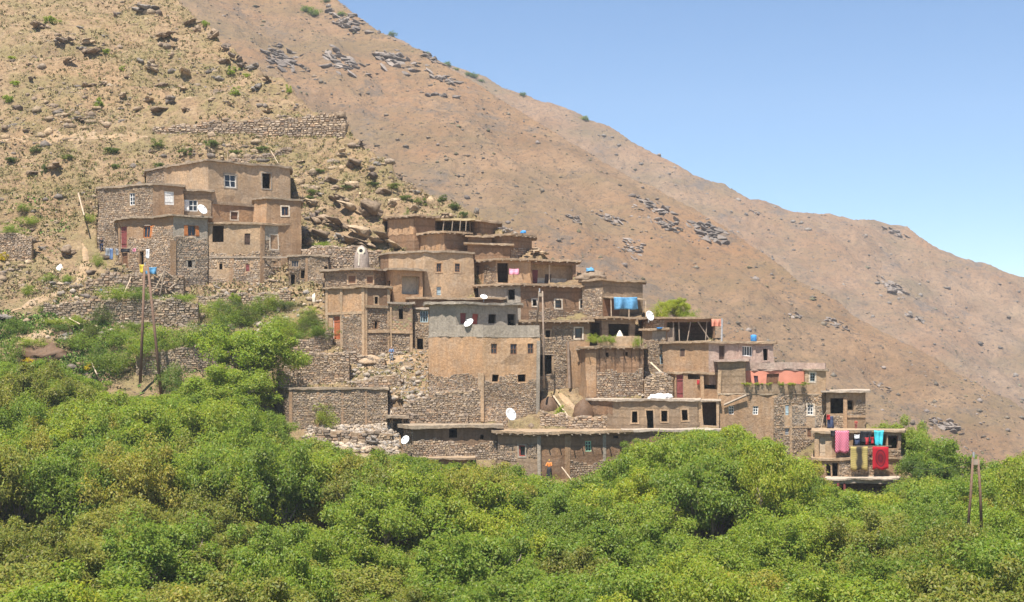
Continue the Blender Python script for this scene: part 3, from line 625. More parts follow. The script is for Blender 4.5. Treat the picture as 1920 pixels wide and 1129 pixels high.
house('house', '', [(804.5, 3.22), (856, 1.62), (971, 5.6)], 566, 634, 1, BS, 5, mat='concrete', over=.3, th=.22, roofmat='concrete', into=H, drop=.3,
      wins=[((864, 587, 874.5, 607), 'shutter', 'red_door'), ((885, 588, 896, 609), 'shutter', 'red_paint'), ((916, 589, 929.5, 606), 'hole'), ((951, 590, 967, 613), 'hole')])
parapet(H, [(853, BS + 1.69), (905, BS - .02), (1012, BS + 1.78)], 610, 633, 'concrete')
house('house', 'long brown house with three small white-rimmed windows', [(897, 3), (976, 0), (1120, 3)], 532, 602, 1, Yb(602) - .4, 4.5, mat='mud_brown', fmats=['concrete', 'mud_brown'], over=.36, beams=True,
      wins=[((951, 543, 964, 563), 'hole'), ((999, 562, 1006, 574), 'hole', None, dict(sur='whitewash')), ((1041, 562, 1052, 577), 'panes', 'dark_wood', dict(n=(1, 2), sur='whitewash')), ((1088, 562, 1098, 577), 'panes', 'dark_wood', dict(n=(1, 2), sur='whitewash'))], stone=[(990, 581, 1118, 605), (900, 566, 948, 600)])
H = house('house', 'grey-brown house with a torn blue tarpaulin over its lean-to', [(1092, 2), (1130, 0), (1205, 2.5)], 523, 598, 1, Yb(598) - .5, 4, mat='mud_grey', over=.2, stone=[(1118, 545, 1130, 598), (1092, 540, 1118, 598)])
f = H['W'][1]; a, b = .1, f.L * .9; z = (H0 - 558) / F * f.A[1]
mb = MB(); P = [H['P3'](f, a, z, .0), H['P3'](f, b, z - .05, .0), H['P3'](f, b, z - .25, 1.5), H['P3'](f, a, z - .15, 1.6)]; V = [tuple(p) for p in P] + [tuple(p + np.array((0, 0, .12))) for p in P]
mb.add(V, [(3, 2, 1, 0), (4, 5, 6, 7), (0, 1, 5, 4), (1, 2, 6, 5), (2, 3, 7, 6), (3, 0, 4, 7)]); mb.build('lean_to_roof', M['roof_mud'], **H['kw'])
for u in (a + .1, (a + b) / 2, b - .1): beam_part(H, H['P3'](f, u, z - 2.4, 1.45), H['P3'](f, u, z - .15, 1.45), .06, 'pale_wood')
mb = MB(); H['slab'](mb, f, a, b * .45, z - 2.3, z - .2, .02, .1); mb.build('board_panel', M['brown_wood'], **H['kw'])
H = house('house', 'rough stone house with a tall dark doorway below the long brown house', [(968, 2.2), (1012, 0), (1104, .4)], 600, 728, 1, Yb(728) - .4, 4.5, mat='stone_bed', over=.32, beams=True,
      wins=[((1022, 619, 1031, 632), 'hole', None, dict(sur='mud_light')), ((1078, 616, 1090, 635), 'panes', 'dark_wood', dict(n=(1, 1), sur='whitewash')), ((1013, 666, 1036, 706), 'hole', None, dict(lintel=1))], stone=[(1012, 630, 1062, 730), (1034, 610, 1075, 640), (970, 604, 1012, 700)], patch=[(1062, 640, 1104, 726, 'mud'), (1040, 604, 1104, 616, 'mud_brown'), (1013, 604, 1040, 616, 'mud_brown')])
H = house('house', 'roofed terrace house with a wide dark opening and a white cone inside', [(1100, 2), (1128, 0), (1190, 1.2)], 594, 660, 1, 154.0, 4, mat='mud_grey', over=.32, beams=True, wins=[((1140, 608, 1180, 634), 'hole'), ((1104, 606, 1124, 634), 'hole')])
H = house('house', 'mud and stone house with vertical poles in its wall and plants on its terrace', [(1070, 4), (1097, 0), (1207, 1.2)], 649, 746, 1, Yb(746) - .4, 4.5, mat='mud_brown', fmats=['mud', 'mud_brown'], over=.2, beams=True,
      wins=[((1135, 662, 1140, 670), 'hole'), ((1172, 661, 1177, 668), 'hole')], stone=[(1118, 697, 1206, 748)], patch=[(1098, 662, 1117, 745, 'plaster_orange')])
f = H['W'][1]
for x in (1122, 1134, 1152, 1169, 1184, 1199):
    u = on_wall(f.A, f.d, x); beam_part(H, H['P3'](f, u + .06, (H0 - 697) / F * f.A[1], .03), H['P3'](f, u, (H0 - 655) / F * f.A[1], .05), .03, 'dark_wood', 'wall_pole', 5)
BL = Yb(746) - .4
parapet(H, [(1126, BL + .35), (1203, BL + 1.15)], 631, 650, 'mud_light'); 

# ---------------------------------------------------------------- right group
H = house('shed', 'open pole shed with cluttered contents and a brush roof on the right', [(1203, 2), (1236, 0), (1340, 1.6)], 594, 642, 1, Yb(642) - .4, 4, mat='mud_brown', over=.22, roofmat='roof_mud', cat='shed', wins=[((1250, 604, 1337, 640), 'hole')], stone=[(1206, 600, 1245, 616)])
f = H['W'][1]
for xa, xb in ((1274, 1273), (1288, 1296), (1332, 1308), (1322, 1325), (1262, 1262)): beam_part(H, H['P3'](f, on_wall(f.A, f.d, xa), (H0 - 641) / F * f.A[1], .02), H['P3'](f, on_wall(f.A, f.d, xb), (H0 - 602) / F * f.A[1], -.05), .06, 'grey_wood')
mb = MB(); H['slab'](mb, f, on_wall(f.A, f.d, 1250), on_wall(f.A, f.d, 1268), (H0 - 641) / F * f.A[1], (H0 - 614) / F * f.A[1], -.6, -.35); mb.build('board_panel', M['grey_wood'], **H['kw'])
house('house', 'small stone house end with a plastered top beside the rubble ramp', [(1203, 2), (1248, 0)], 615, 702, 1, Yb(702) - .4, 4, mat='stone_bed', over=.2, wins=[((1237, 664, 1243.5, 682), 'panes', 'blue_grey', dict(n=(2, 3)))], stone=[(1204, 636, 1248, 704)], patch=[(1222, 620, 1247, 637, 'grey_render')])
BY = Yb(747) - .4
H = house('house', 'house with tan and pale pink upper walls and a blue water drum on its roof', [(1243, 2.6), (1329, 0), (1450, 1.6)], 640, 702, 1, BY + .5, 5, mat='mud', fmats=['mud', 'pink'], over=.18, drop=1,
      wins=[((1273, 654, 1283, 670), 'shutter', 'dark_wood'), ((1348, 648, 1358, 674), 'door', 'dark_wood'), ((1391, 649, 1412, 668), 'panes', 'white_paint', dict(n=(4, 1))), ((1431, 654, 1440, 675), 'hole', None, dict(sur='pink'))], pil=[(1384, 644, 1391, 690, 'pink'), (1412, 648, 1417, 690, 'pink')])
house('house', '', [(1246, 3), (1267, 0.1), (1345, .3)], 698, 748, 1, BY, 5, mat='mud', over=.1, into=H, wins=[((1269, 703, 1282, 746), 'door', 'red_door'), ((1290, 702, 1312, 712), 'hole'), ((1319, 702, 1342, 729), 'hole')], pil=[(1313, 700, 1319, 748, 'mud_light')])
BX = Yb(808) - .4
H = house('house', 'long low block house with a doorway and three square openings', [(1103, 3.2), (1150, 0), (1310, .8)], 748, 808, 1, BX, 4.5, mat='mud_grey', over=.14, roofmat='slab_white',
      wins=[((1185, 771, 1195, 792), 'hole', None, dict(sur='mud_light')), ((1212, 770, 1225, 809), 'hole', None, dict(sur='mud_light')), ((1239, 770, 1250.5, 790), 'hole', None, dict(sur='mud_light')), ((1278, 768, 1289, 788), 'hole', None, dict(sur='mud_light'))], patch=[(1105, 752, 1149, 776, 'mud_brown')])
house('house', '', [(1310.5, .9), (1348, .7)], 749, 800, 0, BX, 4, mat='mud_light', over=.1, roofmat='slab_white', into=H, wins=[((1318, 754, 1343, 798), 'hole')])
H = house('terrace', 'pale dirt roof terrace in front of the long low block house', [(1170, 0), (1346, .6)], 806, 840, 0, BX - 3.6, 3.2, mat='mud_brown', over=.15, roofmat='slab_white', cat='terrace')
BA = 145.2
house('house', 'tall plain tan block house between the pink house and the salmon house', [(1345, .5), (1399, .2)], 674, 760, 0, BA + 1.0, 5, mat='mud_grey', over=.2, roofmat='pink', pil=[(1345, 694, 1352, 760, 'mud_light')])
H = house('house', 'salmon-walled house with a planted balcony over plaster and stone', [(1347, .6), (1448, 0), (1548, .9)], 738, 830, 1, BA, 6, mat='plaster_tan', fmats=['mud', 'mud_light'], over=.06, th=.1, roofmat='roof_grey',
      wins=[((1366, 761, 1375, 777), 'panes', 'white_paint', dict(n=(2, 3))), ((1410, 761, 1420, 777), 'panes', 'white_paint', dict(n=(2, 3))), ((1472, 760, 1480, 779), 'shutter', 'blue_grey'), ((1514, 757, 1525, 777), 'panes', 'white_paint', dict(n=(2, 3), sur='whitewash')), ((1472, 803, 1480, 816), 'shutter', 'metal_grey'), ((1513.5, 803, 1521.5, 819), 'shutter', 'brown_wood')],
      stone=[(1450, 742, 1546, 757), (1450, 757, 1470, 798), (1482, 757, 1512, 800), (1450, 798, 1546, 866), (1528, 757, 1546, 800)], patch=[(1484, 760, 1511, 796, 'grey_render'), (1527, 760, 1543, 800, 'grey_render')], ledges=[(1450, 799, 1546, 802, .06, 'mud_light')], pil=[(1444, 745, 1450, 866), (1480, 757, 1485, 866, 'mud_light')])
FOOT.append(([1346, 1448, 1552], [BA - 5, BA - 5.4, BA - 5], 5.6, (H0 - 868) / F * (BA - 2)))
house('house', '', [(1399, 3), (1510, 2.6)], 691, 742, 0, BA, 4, mat='salmon', over=.05, roofmat='pink', into=H, drop=.3, wins=[((1414, 704, 1422, 718), 'panes', 'red_door', dict(n=(2, 1))), ((1438, 700, 1461, 722), 'door', 'brown_wood')])
house('house', '', [(1509.5, .75), (1548, 1.0)], 691, 742, 0, BA, 5, mat='mud_light', over=.1, into=H, drop=.4, roofmat='roof_grey', wins=[((1520, 698, 1529, 714), 'panes', 'blue_grey', dict(n=(2, 3), sur='whitewash'))])
parapet(H, [(1399, BA + 2.95), (1510, BA + 2.5)], 679, 691.5, 'pink'); parapet(H, [(1510, BA + 2.4), (1546, BA + 1.5)], 679, 691.5, 'pink')
parapet(H, [(1396, BA + .27), (1448, BA - .05), (1514, BA + .5)], 720, 739, 'mud_grey', name='balcony_wall')
beam_part(H, pix(1357, 760, BA + .3), pix(1400, 741, BA - .1), .13, 'grey_wood', 'brace')
house('house', 'roofed end house with two dark openings at the right', [(1549, .6), (1585, 0), (1622, .9)], 732, 806, 1, 144.4, 4.5, mat='mud', fmats=['mud_grey', 'stone_bed'], over=.25, roofmat='slab_white', wins=[((1556, 747, 1582, 776), 'hole'), ((1589, 751, 1601, 769), 'hole')], stone=[(1587, 748, 1622, 780), (1549, 780, 1586, 806)], ledges=[(1586, 779, 1622, 783, .08, 'mud_light')], pil=[(1581, 744, 1588, 806, 'mud')])
BC = Yb(897) - .4
H = house('house', 'laundry house at the lower right with blankets hung over its front', [(1526, .8), (1560, 0), (1692, 1.2)], 859, 900, 1, BC, 4.5, mat='mud', fmats=['mud', 'stone_bed'], over=.12, roofmat='roof_mud', wins=[((1549, 870, 1558, 898), 'hole'), ((1561, 868, 1573, 896), 'hole')], stone=[(1574, 862, 1660, 900)], patch=[(1662, 862, 1692, 900, 'mud')])
house('house', '', [(1528, 1.6), (1562, .7), (1690, 1.8)], 808, 862, 1, BC, 4, mat='mud_light', fmats=['mud_light', 'mud'], over=.17, roofmat='roof_mud', into=H, drop=.2, wins=[((1537, 818, 1549, 855), 'door', 'pale_wood'), ((1600, 816, 1662, 838), 'hole'), ((1664, 818, 1684, 842), 'hole')], stone=[(1570, 842, 1690, 858)])
H = house('terrace', 'white-edged terrace slab on red posts below the laundry house', [(1552, .4), (1585, 0), (1684, .5)], 897, 906, 1, BC - 2.2, 2.4, mat='slab_white', over=.1, roofmat='slab_white', cat='terrace', drop=.05, th=.12)
for x in (1553, 1572, 1584): p = pix(x, 905, BC - 2.1); beam_part(H, p, p - np.array((0, 0, 3.5)), .12, 'red_door')
# ---------------------------------------------------------------- lowest houses
H = house('house', 'dark low stone and mud house with a ragged roof edge above the trees', [(756, 2), (775, 0), (933, .2)], 797, 858, 1, Yb(858) - .4, 4.2, mat='dark_mud', over=.35, th=.28, roofmat='roof_grey', wins=[((843, 801, 858, 822), 'hole'), ((901, 816, 907, 826), 'hole')], stone=[(776, 832, 932, 860), (757, 805, 776, 860), (776, 826, 838, 834)])
H = house('house', 'low roof store with a dark doorway left of the dark stone house', [(734, 0), (757, .3)], 778, 820, 0, Yb(845) + 2.4, 4, mat='stone_bed', over=.3, th=.25, roofmat='roof_grey', wins=[((737, 784, 754, 816), 'hole')])
house('house', 'long low house with a red-framed and a green-framed window above the trees', [(933, 2.6), (1011, 0), (1061, .8), (1176, 2.6)], 809, 900, 1, Yb(900) - .4, 6, mat='mud_grey', fmats=['mud_grey', 'mud_brown', 'mud_brown'], over=.4, th=.22, beams=True,
      wins=[((973, 835, 984, 855), 'panes', 'red_paint', dict(n=(1, 1), sur='grey_render')), ((1096, 826, 1108, 846), 'panes', 'green_paint', dict(n=(2, 3))), ((1115, 889, 1127, 899), 'hole'), ((1150, 818, 1160, 823), 'hole')], stone=[(933, 832, 968, 862), (990, 832, 1006, 858), (1066, 866, 1172, 902)], pil=[(1008, 816, 1014, 900, 'concrete'), (1058, 816, 1068, 900), (1130, 815, 1136, 866, 'concrete')])
house('outbuilding', 'small flat orange-roofed outbuilding among the treetops below the dark house', [(797, 0), (880, .5)], 858, 890, 0, Yb(895), 2.6, mat='plaster_orange', over=.4, th=.16, cat='outbuilding')
house('storehouse', 'flat-topped stone storehouse with mud pilasters at the lower left of the village', [(517, 3.4), (545, 0), (727, .9)], 727, 800, 1, Yb(800) - .3, 5, mat='stone_bed', over=.1, th=.2, roofmat='roof_grey', stone=[(517, 733, 727, 806)], pil=[(543, 733, 549, 806), (594, 733, 599, 806), (640, 733, 644, 806), (683, 733, 687, 806)], cat='storehouse', size=(.36, .17))

# ---------------------------------------------------------------- dry-stone walls
stone_wall('long dry-stone terrace wall on the upper slope', [(285, 240, 252), (340, 233, 252), (430, 228, 258), (540, 221, 258), (625, 214, 260), (648, 232, 264)], size=(.5, .24), pr=.14, rough=.25, thick=1.5)
stone_wall('short low stone wall below the long terrace wall', [(372, 318, 324), (430, 300, 311), (500, 289, 300), (548, 276, 287)], size=(.45, .22), pr=.12, rough=.2)
stone_wall('stone wall at the left edge beside the footpath', [(-40, 436, 486), (20, 437, 487), (60, 446, 488)], size=(.34, .16))
stone_wall('stone wall between the left house and the clay oven', [(566, 468, 500), (610, 462, 508), (668, 462, 503), (716, 472, 500)], size=(.36, .18), rough=.2)
stone_wall('rubble wall under the woodpile in front of the left house', [(160, 528, 545), (205, 512, 549), (270, 514, 556), (345, 520, 560)], size=(.5, .24), pr=.13, rough=.25)
stone_wall('dry-stone terrace wall below the woodpile', [(75, 572, 584), (150, 566, 598), (230, 560, 608), (330, 563, 612), (372, 570, 610)], size=(.46, .22), pr=.12, rough=.22)
stone_wall('low terrace wall in front of the left house', [(372, 556, 570), (450, 552, 566), (545, 548, 565)], size=(.4, .2), rough=.22)
stone_wall('terrace wall behind the bushes by the wooden pole pair', [(255, 664, 700), (330, 655, 700), (400, 640, 690), (470, 640, 670)], size=(.42, .2), rough=.2)
stone_wall('rough stone wall left of the orange door', [(545, 640, 668), (590, 634, 660), (624, 618, 648)], size=(.4, .2), rough=.15)
stone_wall('broad stone enclosure wall above the storehouse', [(519, 676, 726), (545, 667, 722), (600, 662, 716), (655, 664, 715)], size=(.36, .16), rough=.08, thick=.7)
stone_wall('low broken stone wall beside the storehouse roof', [(668, 716, 728), (700, 708, 727), (740, 702, 722), (752, 712, 724)], size=(.4, .2), rough=.2)
stone_wall('tumbled stone wall above the enclosure', [(630, 660, 672), (680, 668, 682), (722, 674, 688)], size=(.45, .22), rough=.25, pr=.13)
stone_wall('retaining wall left of the grey and orange house', [(735, 768, 790), (790, 748, 790), (840, 734, 790), (902, 732, 790)], size=(.34, .17), rough=.12)
stone_wall('low stone wall behind the dark low house', [(765, 776, 792), (820, 774, 792), (878, 776, 794)], size=(.36, .17), rough=.12)
stone_wall('curved stone wall below the two brown mounds', [(1012, 770, 796), (1060, 780, 798), (1110, 786, 800), (1146, 772, 796)], size=(.4, .2), rough=.2)
stone_wall('stone wall by the doorway of the rough stone house', [(1012, 708, 728), (1040, 702, 726), (1066, 712, 726)], size=(.38, .18), rough=.15)
stone_wall('rubble wall beside the white plastic sheet', [(1208, 712, 742), (1236, 700, 742), (1262, 706, 746)], size=(.36, .18), rough=.2)
stone_wall('rubble wall on the rock below the storehouse', [(590, 806, 824), (640, 808, 830), (690, 812, 828), (735, 812, 826)], size=(.5, .24), rough=.25, pr=.14)
make_hill()
# ---------------------------------------------------------------- rocks
NR = np.random.default_rng(5)
def ico(sub):
    import bmesh
    bm = bmesh.new(); bmesh.ops.create_icosphere(bm, subdivisions=sub, radius=1); V = np.array([v.co[:] for v in bm.verts]); Q = np.array([[v.index for v in f.verts] for f in bm.faces]); bm.free(); return V, Q
ICO1, ICOF1 = ico(1); ICO3, ICOF3 = ico(3); ICO2, ICOF2 = ico(2)
def rock_shape(V, rng, planes=20):
    V = V.copy()
    for _ in range(planes):
        n = rng.normal(size=3); n /= np.linalg.norm(n); h = rng.uniform(.38, .72); d = V @ n; V -= np.outer(np.maximum(d - h, 0), n)
    V += .10 * np.stack([noise3(V[:, 0] * 2.5, V[:, 1] * 2.5, V[:, 2] * 2.5, int(rng.integers(99)) + k) for k in range(3)], 1)
    return V
ROCKCOL = np.array([(.30, .22, .145), (.26, .20, .145), (.20, .165, .135), (.36, .27, .175), (.23, .17, .12), (.33, .235, .14)])
OCT = np.array([(1, 0, 0), (-1, 0, 0), (0, 1, 0), (0, -1, 0), (0, 0, 1), (0, 0, -1)], float); OCTF = np.array([(0, 2, 4), (2, 1, 4), (1, 3, 4), (3, 0, 4), (2, 0, 5), (1, 2, 5), (3, 1, 5), (0, 3, 5)])
def scatter_rocks(name, P, S, mat, cols, flat=.7, seed=1, ICO1=ICO1, ICOF1=ICOF1):
    rng = np.random.default_rng(seed); n = len(P); A = rng.uniform(0, 6.28, n); B = ICO1[None] * (1 + rng.uniform(-.35, .25, (n, len(ICO1), 1))) * S[:, None, None]
    B = B * np.stack([rng.uniform(.7, 1.4, n), rng.uniform(.7, 1.2, n), flat * rng.uniform(.6, 1.2, n)], 1)[:, None]
    c, s = np.cos(A)[:, None], np.sin(A)[:, None]; X = B[..., 0] * c - B[..., 1] * s; Y = B[..., 0] * s + B[..., 1] * c
    V = np.stack([X, Y, B[..., 2]], -1) + P[:, None]; k = len(ICO1)
    Q = (ICOF1[None] + (np.arange(n) * k)[:, None, None]).reshape(-1, 3); C = np.repeat(cols, k, 0)
    return link(name, np_mesh(name, V.reshape(-1, 3), Q, mat, C), kind='stuff')
def hill_points(n, x0, x1, y0, y1, rng):
    """points on the visible hill, drawn evenly over a part of the view"""
    x = rng.uniform(x0, x1, n); y = rng.uniform(y0, y1, n); Y = 107.6 / (.7 - (H0 - y) / F); yc = np.interp(x, CREST[:, 0], CREST[:, 1]); ok = y > yc + 1
    u = xr(x[ok]); Y = Y[ok]; return np.stack([u * Y, Y, ground_z(u, Y)], 1)
rng = np.random.default_rng(3)
P = np.concatenate([hill_points(24000, -80, 950, -30, 560, rng), hill_points(2600, 0, 900, 540, 830, rng), hill_points(900, 950, 1700, 440, 830, rng)])
mask = fbm(P[:, 0] * .16, P[:, 1] * .16, 4, 60) + rng.uniform(-.35, .35, len(P)); P = P[mask > .05]; mask = mask[mask > .05]
S = np.clip((.10 * rng.pareto(2.3, len(P)) + .06) * (.7 + mask), 0, .8); P[:, 2] -= S * .15
o = scatter_rocks('loose_rocks', P, S, M['rock'], ROCKCOL[rng.integers(0, 6, len(P))] * rng.uniform(.75, 1.3, (len(P), 1))); tag(o, 'loose brown stones and rubble strewn over the dry hillside', 'rocks')

def hull(rng, n=10, ax=(1, 1, 1)):
    import bmesh
    bm = bmesh.new(); P = rng.normal(size=(n, 3)); P /= np.linalg.norm(P, axis=1, keepdims=True); P *= rng.uniform(.75, 1.1, (n, 1)) * np.array(ax)
    for p in P: bm.verts.new(p)
    r = bmesh.ops.convex_hull(bm, input=bm.verts[:]); bmesh.ops.delete(bm, geom=[g for g in r['geom_interior'] if isinstance(g, bmesh.types.BMVert)], context='VERTS')
    bmesh.ops.subdivide_edges(bm, edges=bm.edges[:], cuts=2, use_grid_fill=True); bmesh.ops.triangulate(bm, faces=bm.faces[:]); bm.verts.index_update(); V = np.array([v.co[:] for v in bm.verts]); Q = np.array([[v.index for v in f.verts] for f in bm.faces]); bm.free()
    V = V + .04 * np.stack([noise3(V[:, 0] * 3.1 + k, V[:, 1] * 3.1, V[:, 2] * 3.1, int(rng.integers(99))) for k in range(3)], 1); return V, Q
def crag(rng, col, n=6):
    V, Q, C, k = [], [], [], 0
    for i in range(n):
        v, q = hull(rng, 9, (1.25, 1.0, .62)); s = rng.uniform(.34, .66) if i else .72; off = np.zeros(3) if i == 0 else rng.normal(size=3) * np.array((.48, .3, .26)); a = rng.uniform(0, 3); R = np.array(((math.cos(a), -math.sin(a), 0), (math.sin(a), math.cos(a), 0), (0, 0, 1)))
        V.append((v @ R.T) * s + off); Q.append(q + k); k += len(v); C.append(np.tile(np.array(col) * rng.uniform(.72, 1.25), (len(v), 1)))
    return np.concatenate(V), np.concatenate(Q), np.concatenate(C)
def boulder_mesh(seed, col):
    V, Q, C = crag(np.random.default_rng(seed), col); return np_mesh('boulder', V, Q, M['rock'], C)
BM = {c: [boulder_mesh(10 * i + k, col) for k in range(4)] for i, (c, col) in enumerate(dict(brown=(.29, .21, .14), grey=(.26, .225, .19), tan=(.42, .31, .20), dark=(.19, .145, .11)).items())}
def boulder(x, y, w, h, tone, label, rot=0.0, group=None, tilt=0.0, sink=.25, deep=.8):
    p = ground_pt(x, y + h * .5); Y = p[1]; o = link('boulder', NRc(BM[tone], x)); tag(o, label, 'boulder', group)
    o.location = (p[0], Y + .2, p[2] + (h * .5 * (1 - 2 * sink)) * Y / F); o.scale = (w * .50 * Y / F, w * deep * .5 * Y / F, h * .66 * Y / F); o.rotation_euler = (0, tilt, rot); return o
def NRc(l, x): return l[int(x) % len(l)]
boulder(700, 378, 66, 62, 'brown', 'largest brown boulder above the mud houses, tilted to the right', .3, None, .5)
boulder(662, 385, 60, 26, 'tan', 'pale flat slab beside the largest brown boulder', .2, None, .45)
boulder(668, 300, 44, 30, 'brown', 'overhanging brown boulder on the ridge above the mud houses', .5, None, .4)
boulder(695, 322, 46, 32, 'dark', 'dark boulder below the overhanging brown boulder', 1.0, None, .3)
boulder(676, 270, 22, 18, 'dark', 'dark boulder on the ridge just right of the terrace wall end', .2)
boulder(640, 238, 30, 40, 'brown', 'broken rock at the right end of the long terrace wall', .7)
boulder(751, 322, 14, 20, 'dark', 'small upright dark rock standing on the ridge line', 0, None, 0, .1)
boulder(780, 356, 26, 20, 'grey', 'grey boulder on the ridge between the upright rock and the shed', .4)
boulder(835, 402, 34, 24, 'brown', 'brown boulder behind the dark open shed', .8); boulder(893, 397, 17, 26, 'grey', 'upright grey boulder behind the small square mud house', .2, None, .1, .1)
boulder(952, 430, 34, 22, 'grey', 'round grey boulder right of the small square mud house', .5, None, 0, .15); boulder(1003, 468, 24, 24, 'brown', 'brown rock at the corner of the ridge mud house', .9, None, 0, .15)
boulder(1020, 486, 40, 16, 'tan', 'pale sandy rock above the loggia house', .1); boulder(1044, 484, 18, 14, 'grey', 'small grey boulder on the roofline above the loggia house', .4, None, 0, .1)
for i, (x, y, w, h, t) in enumerate([(610, 400, 50, 34, 'brown'), (645, 408, 64, 40, 'brown'), (690, 422, 76, 40, 'tan'), (640, 432, 64, 34, 'grey'), (725, 440, 66, 34, 'brown'), (675, 448, 80, 24, 'brown'), (745, 458, 60, 20, 'tan'), (600, 425, 56, 34, 'brown'), (590, 372, 40, 26, 'tan'), (635, 362, 44, 28, 'brown'), (655, 340, 40, 26, 'tan'), (620, 330, 34, 22, 'brown'), (720, 350, 36, 24, 'brown'), (705, 300, 26, 20, 'grey'), (735, 372, 40, 26, 'tan'), (775, 385, 44, 20, 'tan'), (578, 445, 40, 26, 'brown'), (640, 280, 34, 22, 'tan')]):
    boulder(x, y, w, h, t, 'weathered ledge in the craggy outcrop between the left house and mud houses', .1 * i, 'ledges of the craggy outcrop', .4, .5, .9)
for (x, y, w, h, t) in [(370, 50, 20, 22, 'brown'), (398, 62, 40, 28, 'brown'), (422, 84, 34, 26, 'dark'), (446, 106, 34, 26, 'dark'), (470, 124, 30, 22, 'grey'), (482, 160, 30, 20, 'grey'), (452, 122, 26, 18, 'dark'), (505, 148, 24, 16, 'brown')]:
    boulder(x, y, w, h, t, 'dark weathered crag on the skyline ridge of the bare slope', x * .1, 'crags along the bare ridge', .35, .2)
for (x, y, w, h, t) in [(270, 10, 60, 26, 'grey'), (305, 62, 46, 24, 'brown'), (322, 104, 18, 18, 'brown'), (155, 88, 26, 16, 'grey'), (195, 68, 16, 12, 'grey'), (195, 82, 14, 10, 'dark'), (240, 142, 18, 14, 'brown'), (195, 153, 18, 16, 'brown'), (160, 92, 20, 16, 'brown'),
                        (300, 203, 46, 16, 'brown'), (8, 238, 18, 26, 'brown'), (155, 222, 30, 14, 'brown'), (150, 50, 16, 10, 'grey'), (55, 120, 14, 9, 'brown'), (225, 190, 24, 14, 'brown'), (400, 128, 14, 12, 'grey'), (395, 185, 24, 12, 'tan'), (500, 205, 30, 18, 'tan'),
                        (105, 308, 34, 20, 'brown'), (60, 320, 30, 16, 'brown'), (630, 350, 24, 16, 'brown'), (585, 330, 20, 14, 'dark'), (600, 360, 26, 16, 'grey'), (560, 300, 24, 12, 'tan'), (120, 215, 22, 12, 'tan'), (345, 165, 26, 12, 'tan'), (40, 60, 20, 10, 'tan')]:
    boulder(x, y, w, h, t, 'weathered boulder half buried in the dry upper slope', x * .13, 'boulders on the dry upper slope')
rg = random.Random(15)
for i in range(34):
    x, y = rg.uniform(10, 480), rg.uniform(5, 220)
    if y < np.interp(x, CREST[:, 0], CREST[:, 1]) + 8: continue
    w = rg.uniform(18, 46); boulder(x, y, w, w * rg.uniform(.35, .6), rg.choice(['brown', 'brown', 'tan', 'dark', 'grey']), 'weathered boulder half buried in the dry upper slope', rg.uniform(0, 3), 'boulders on the dry upper slope', .35, .42)
boulder(76, 461, 26, 20, 'grey', 'smooth grey boulder beside the footpath at the left', .3); boulder(10, 592, 34, 22, 'grey', 'grey boulder at the left edge below the footpath', .3)
boulder(128, 466, 34, 36, 'brown', 'brown earth crag beside the sandy path', .3, None, .1, .2); boulder(585, 400, 30, 40, 'dark', 'dark rock at the corner of the tall tan house', .2, None, 0, .2)
boulder(650, 842, 130, 40, 'tan', 'broad rock face below the rubble wall above the treetops', .1, None, .1, .2, .4); boulder(700, 822, 50, 30, 'grey', 'slanting grey slab left of the dark low house', .6, None, .6, .2); boulder(712, 842, 44, 30, 'brown', 'reddish brown rock at the edge of the treetops', .4, None, .4, .2)

def rubble(name, label, n, x0, x1, y0, y1, smin, tone, seed):
    rg = np.random.default_rng(seed); P = hill_points(n, x0, x1, y0, y1, rg); S = np.clip(smin * (rg.pareto(2.4, len(P)) + .7), 0, smin * 5); o = scatter_rocks(name, P, S, M['rock'], np.array([(.40, .33, .26), (.34, .28, .22), (.44, .34, .24), (.30, .26, .22)])[rg.integers(0, 4, len(P))] * tone * rg.uniform(.75, 1.2, (len(P), 1)), .75, seed); tag(o, label, 'rubble')
rubble('rubble_heap', 'pale rubble heap at the foot of the storehouse above the trees', 3600, 572, 748, 796, 852, .075, 1.1, 41); rubble('rubble_ground', 'loose stony ground between the enclosure and the grey house', 2600, 640, 910, 655, 790, .09, .95, 42); rubble('rubble_ramp', 'stony ramp between the terrace house and the pink house', 600, 1195, 1265, 640, 745, .10, 1.1, 43); rubble('rubble_terrace', 'loose stones along the terraces in front of the left house', 1800, 80, 620, 520, 640, .09, .95, 44)
# rock outcrops on the mountain behind
def mount_pt(x, y, crest, Y0, seed):
    u = xr(x); Ys = np.linspace(310, 1100, 1600); z = mount_z(np.full_like(Ys, u), Ys, crest, Y0, seed); hit = np.nonzero(z > (H0 - y) / F * Ys)[0]
    Y = Ys[hit[0]] if len(hit) else 500; return np.array((u * Y, Y, float(mount_z(np.array(u), np.array(Y), crest, Y0, seed))))
def ork(i):
    v, q = hull(np.random.default_rng(700 + i), 12); return np_mesh('rock', v, q, M['rock'], np.tile(np.array((.235, .195, .165)) * (.72 + .13 * i), (len(v), 1)))
ORK = [ork(i) for i in range(5)]
def outcrop(x, y, w, h, label, n=26, far=False, tone=1.0, slant=.35):
    arg = (MF, 560, 77) if far else (MN, 350, 5); p = mount_pt(x, y, *arg); rg = np.random.default_rng(int(x * 7 + y)); k = p[1] / F; root = thing('rock_outcrop', label, 'rock outcrop', tuple(p))
    for i in range(int(n * 1.7)):
        a, b = rg.normal() * .30, rg.normal() * .28; s = rg.uniform(.04, .18) * (w * k); q = mount_pt(x + a * w, y + b * h + a * w * slant, *arg); o = link('rock', ORK[int(rg.integers(0, 2 if tone < .9 else 5))], root)
        o.location = tuple(q - p - np.array((0, 0, .12 * s))); o.scale = (1.5 * s, 1.1 * s, .5 * s); o.rotation_euler = (rg.uniform(-.4, .4), rg.uniform(-.1, .8), rg.uniform(-1.5, 1.5))
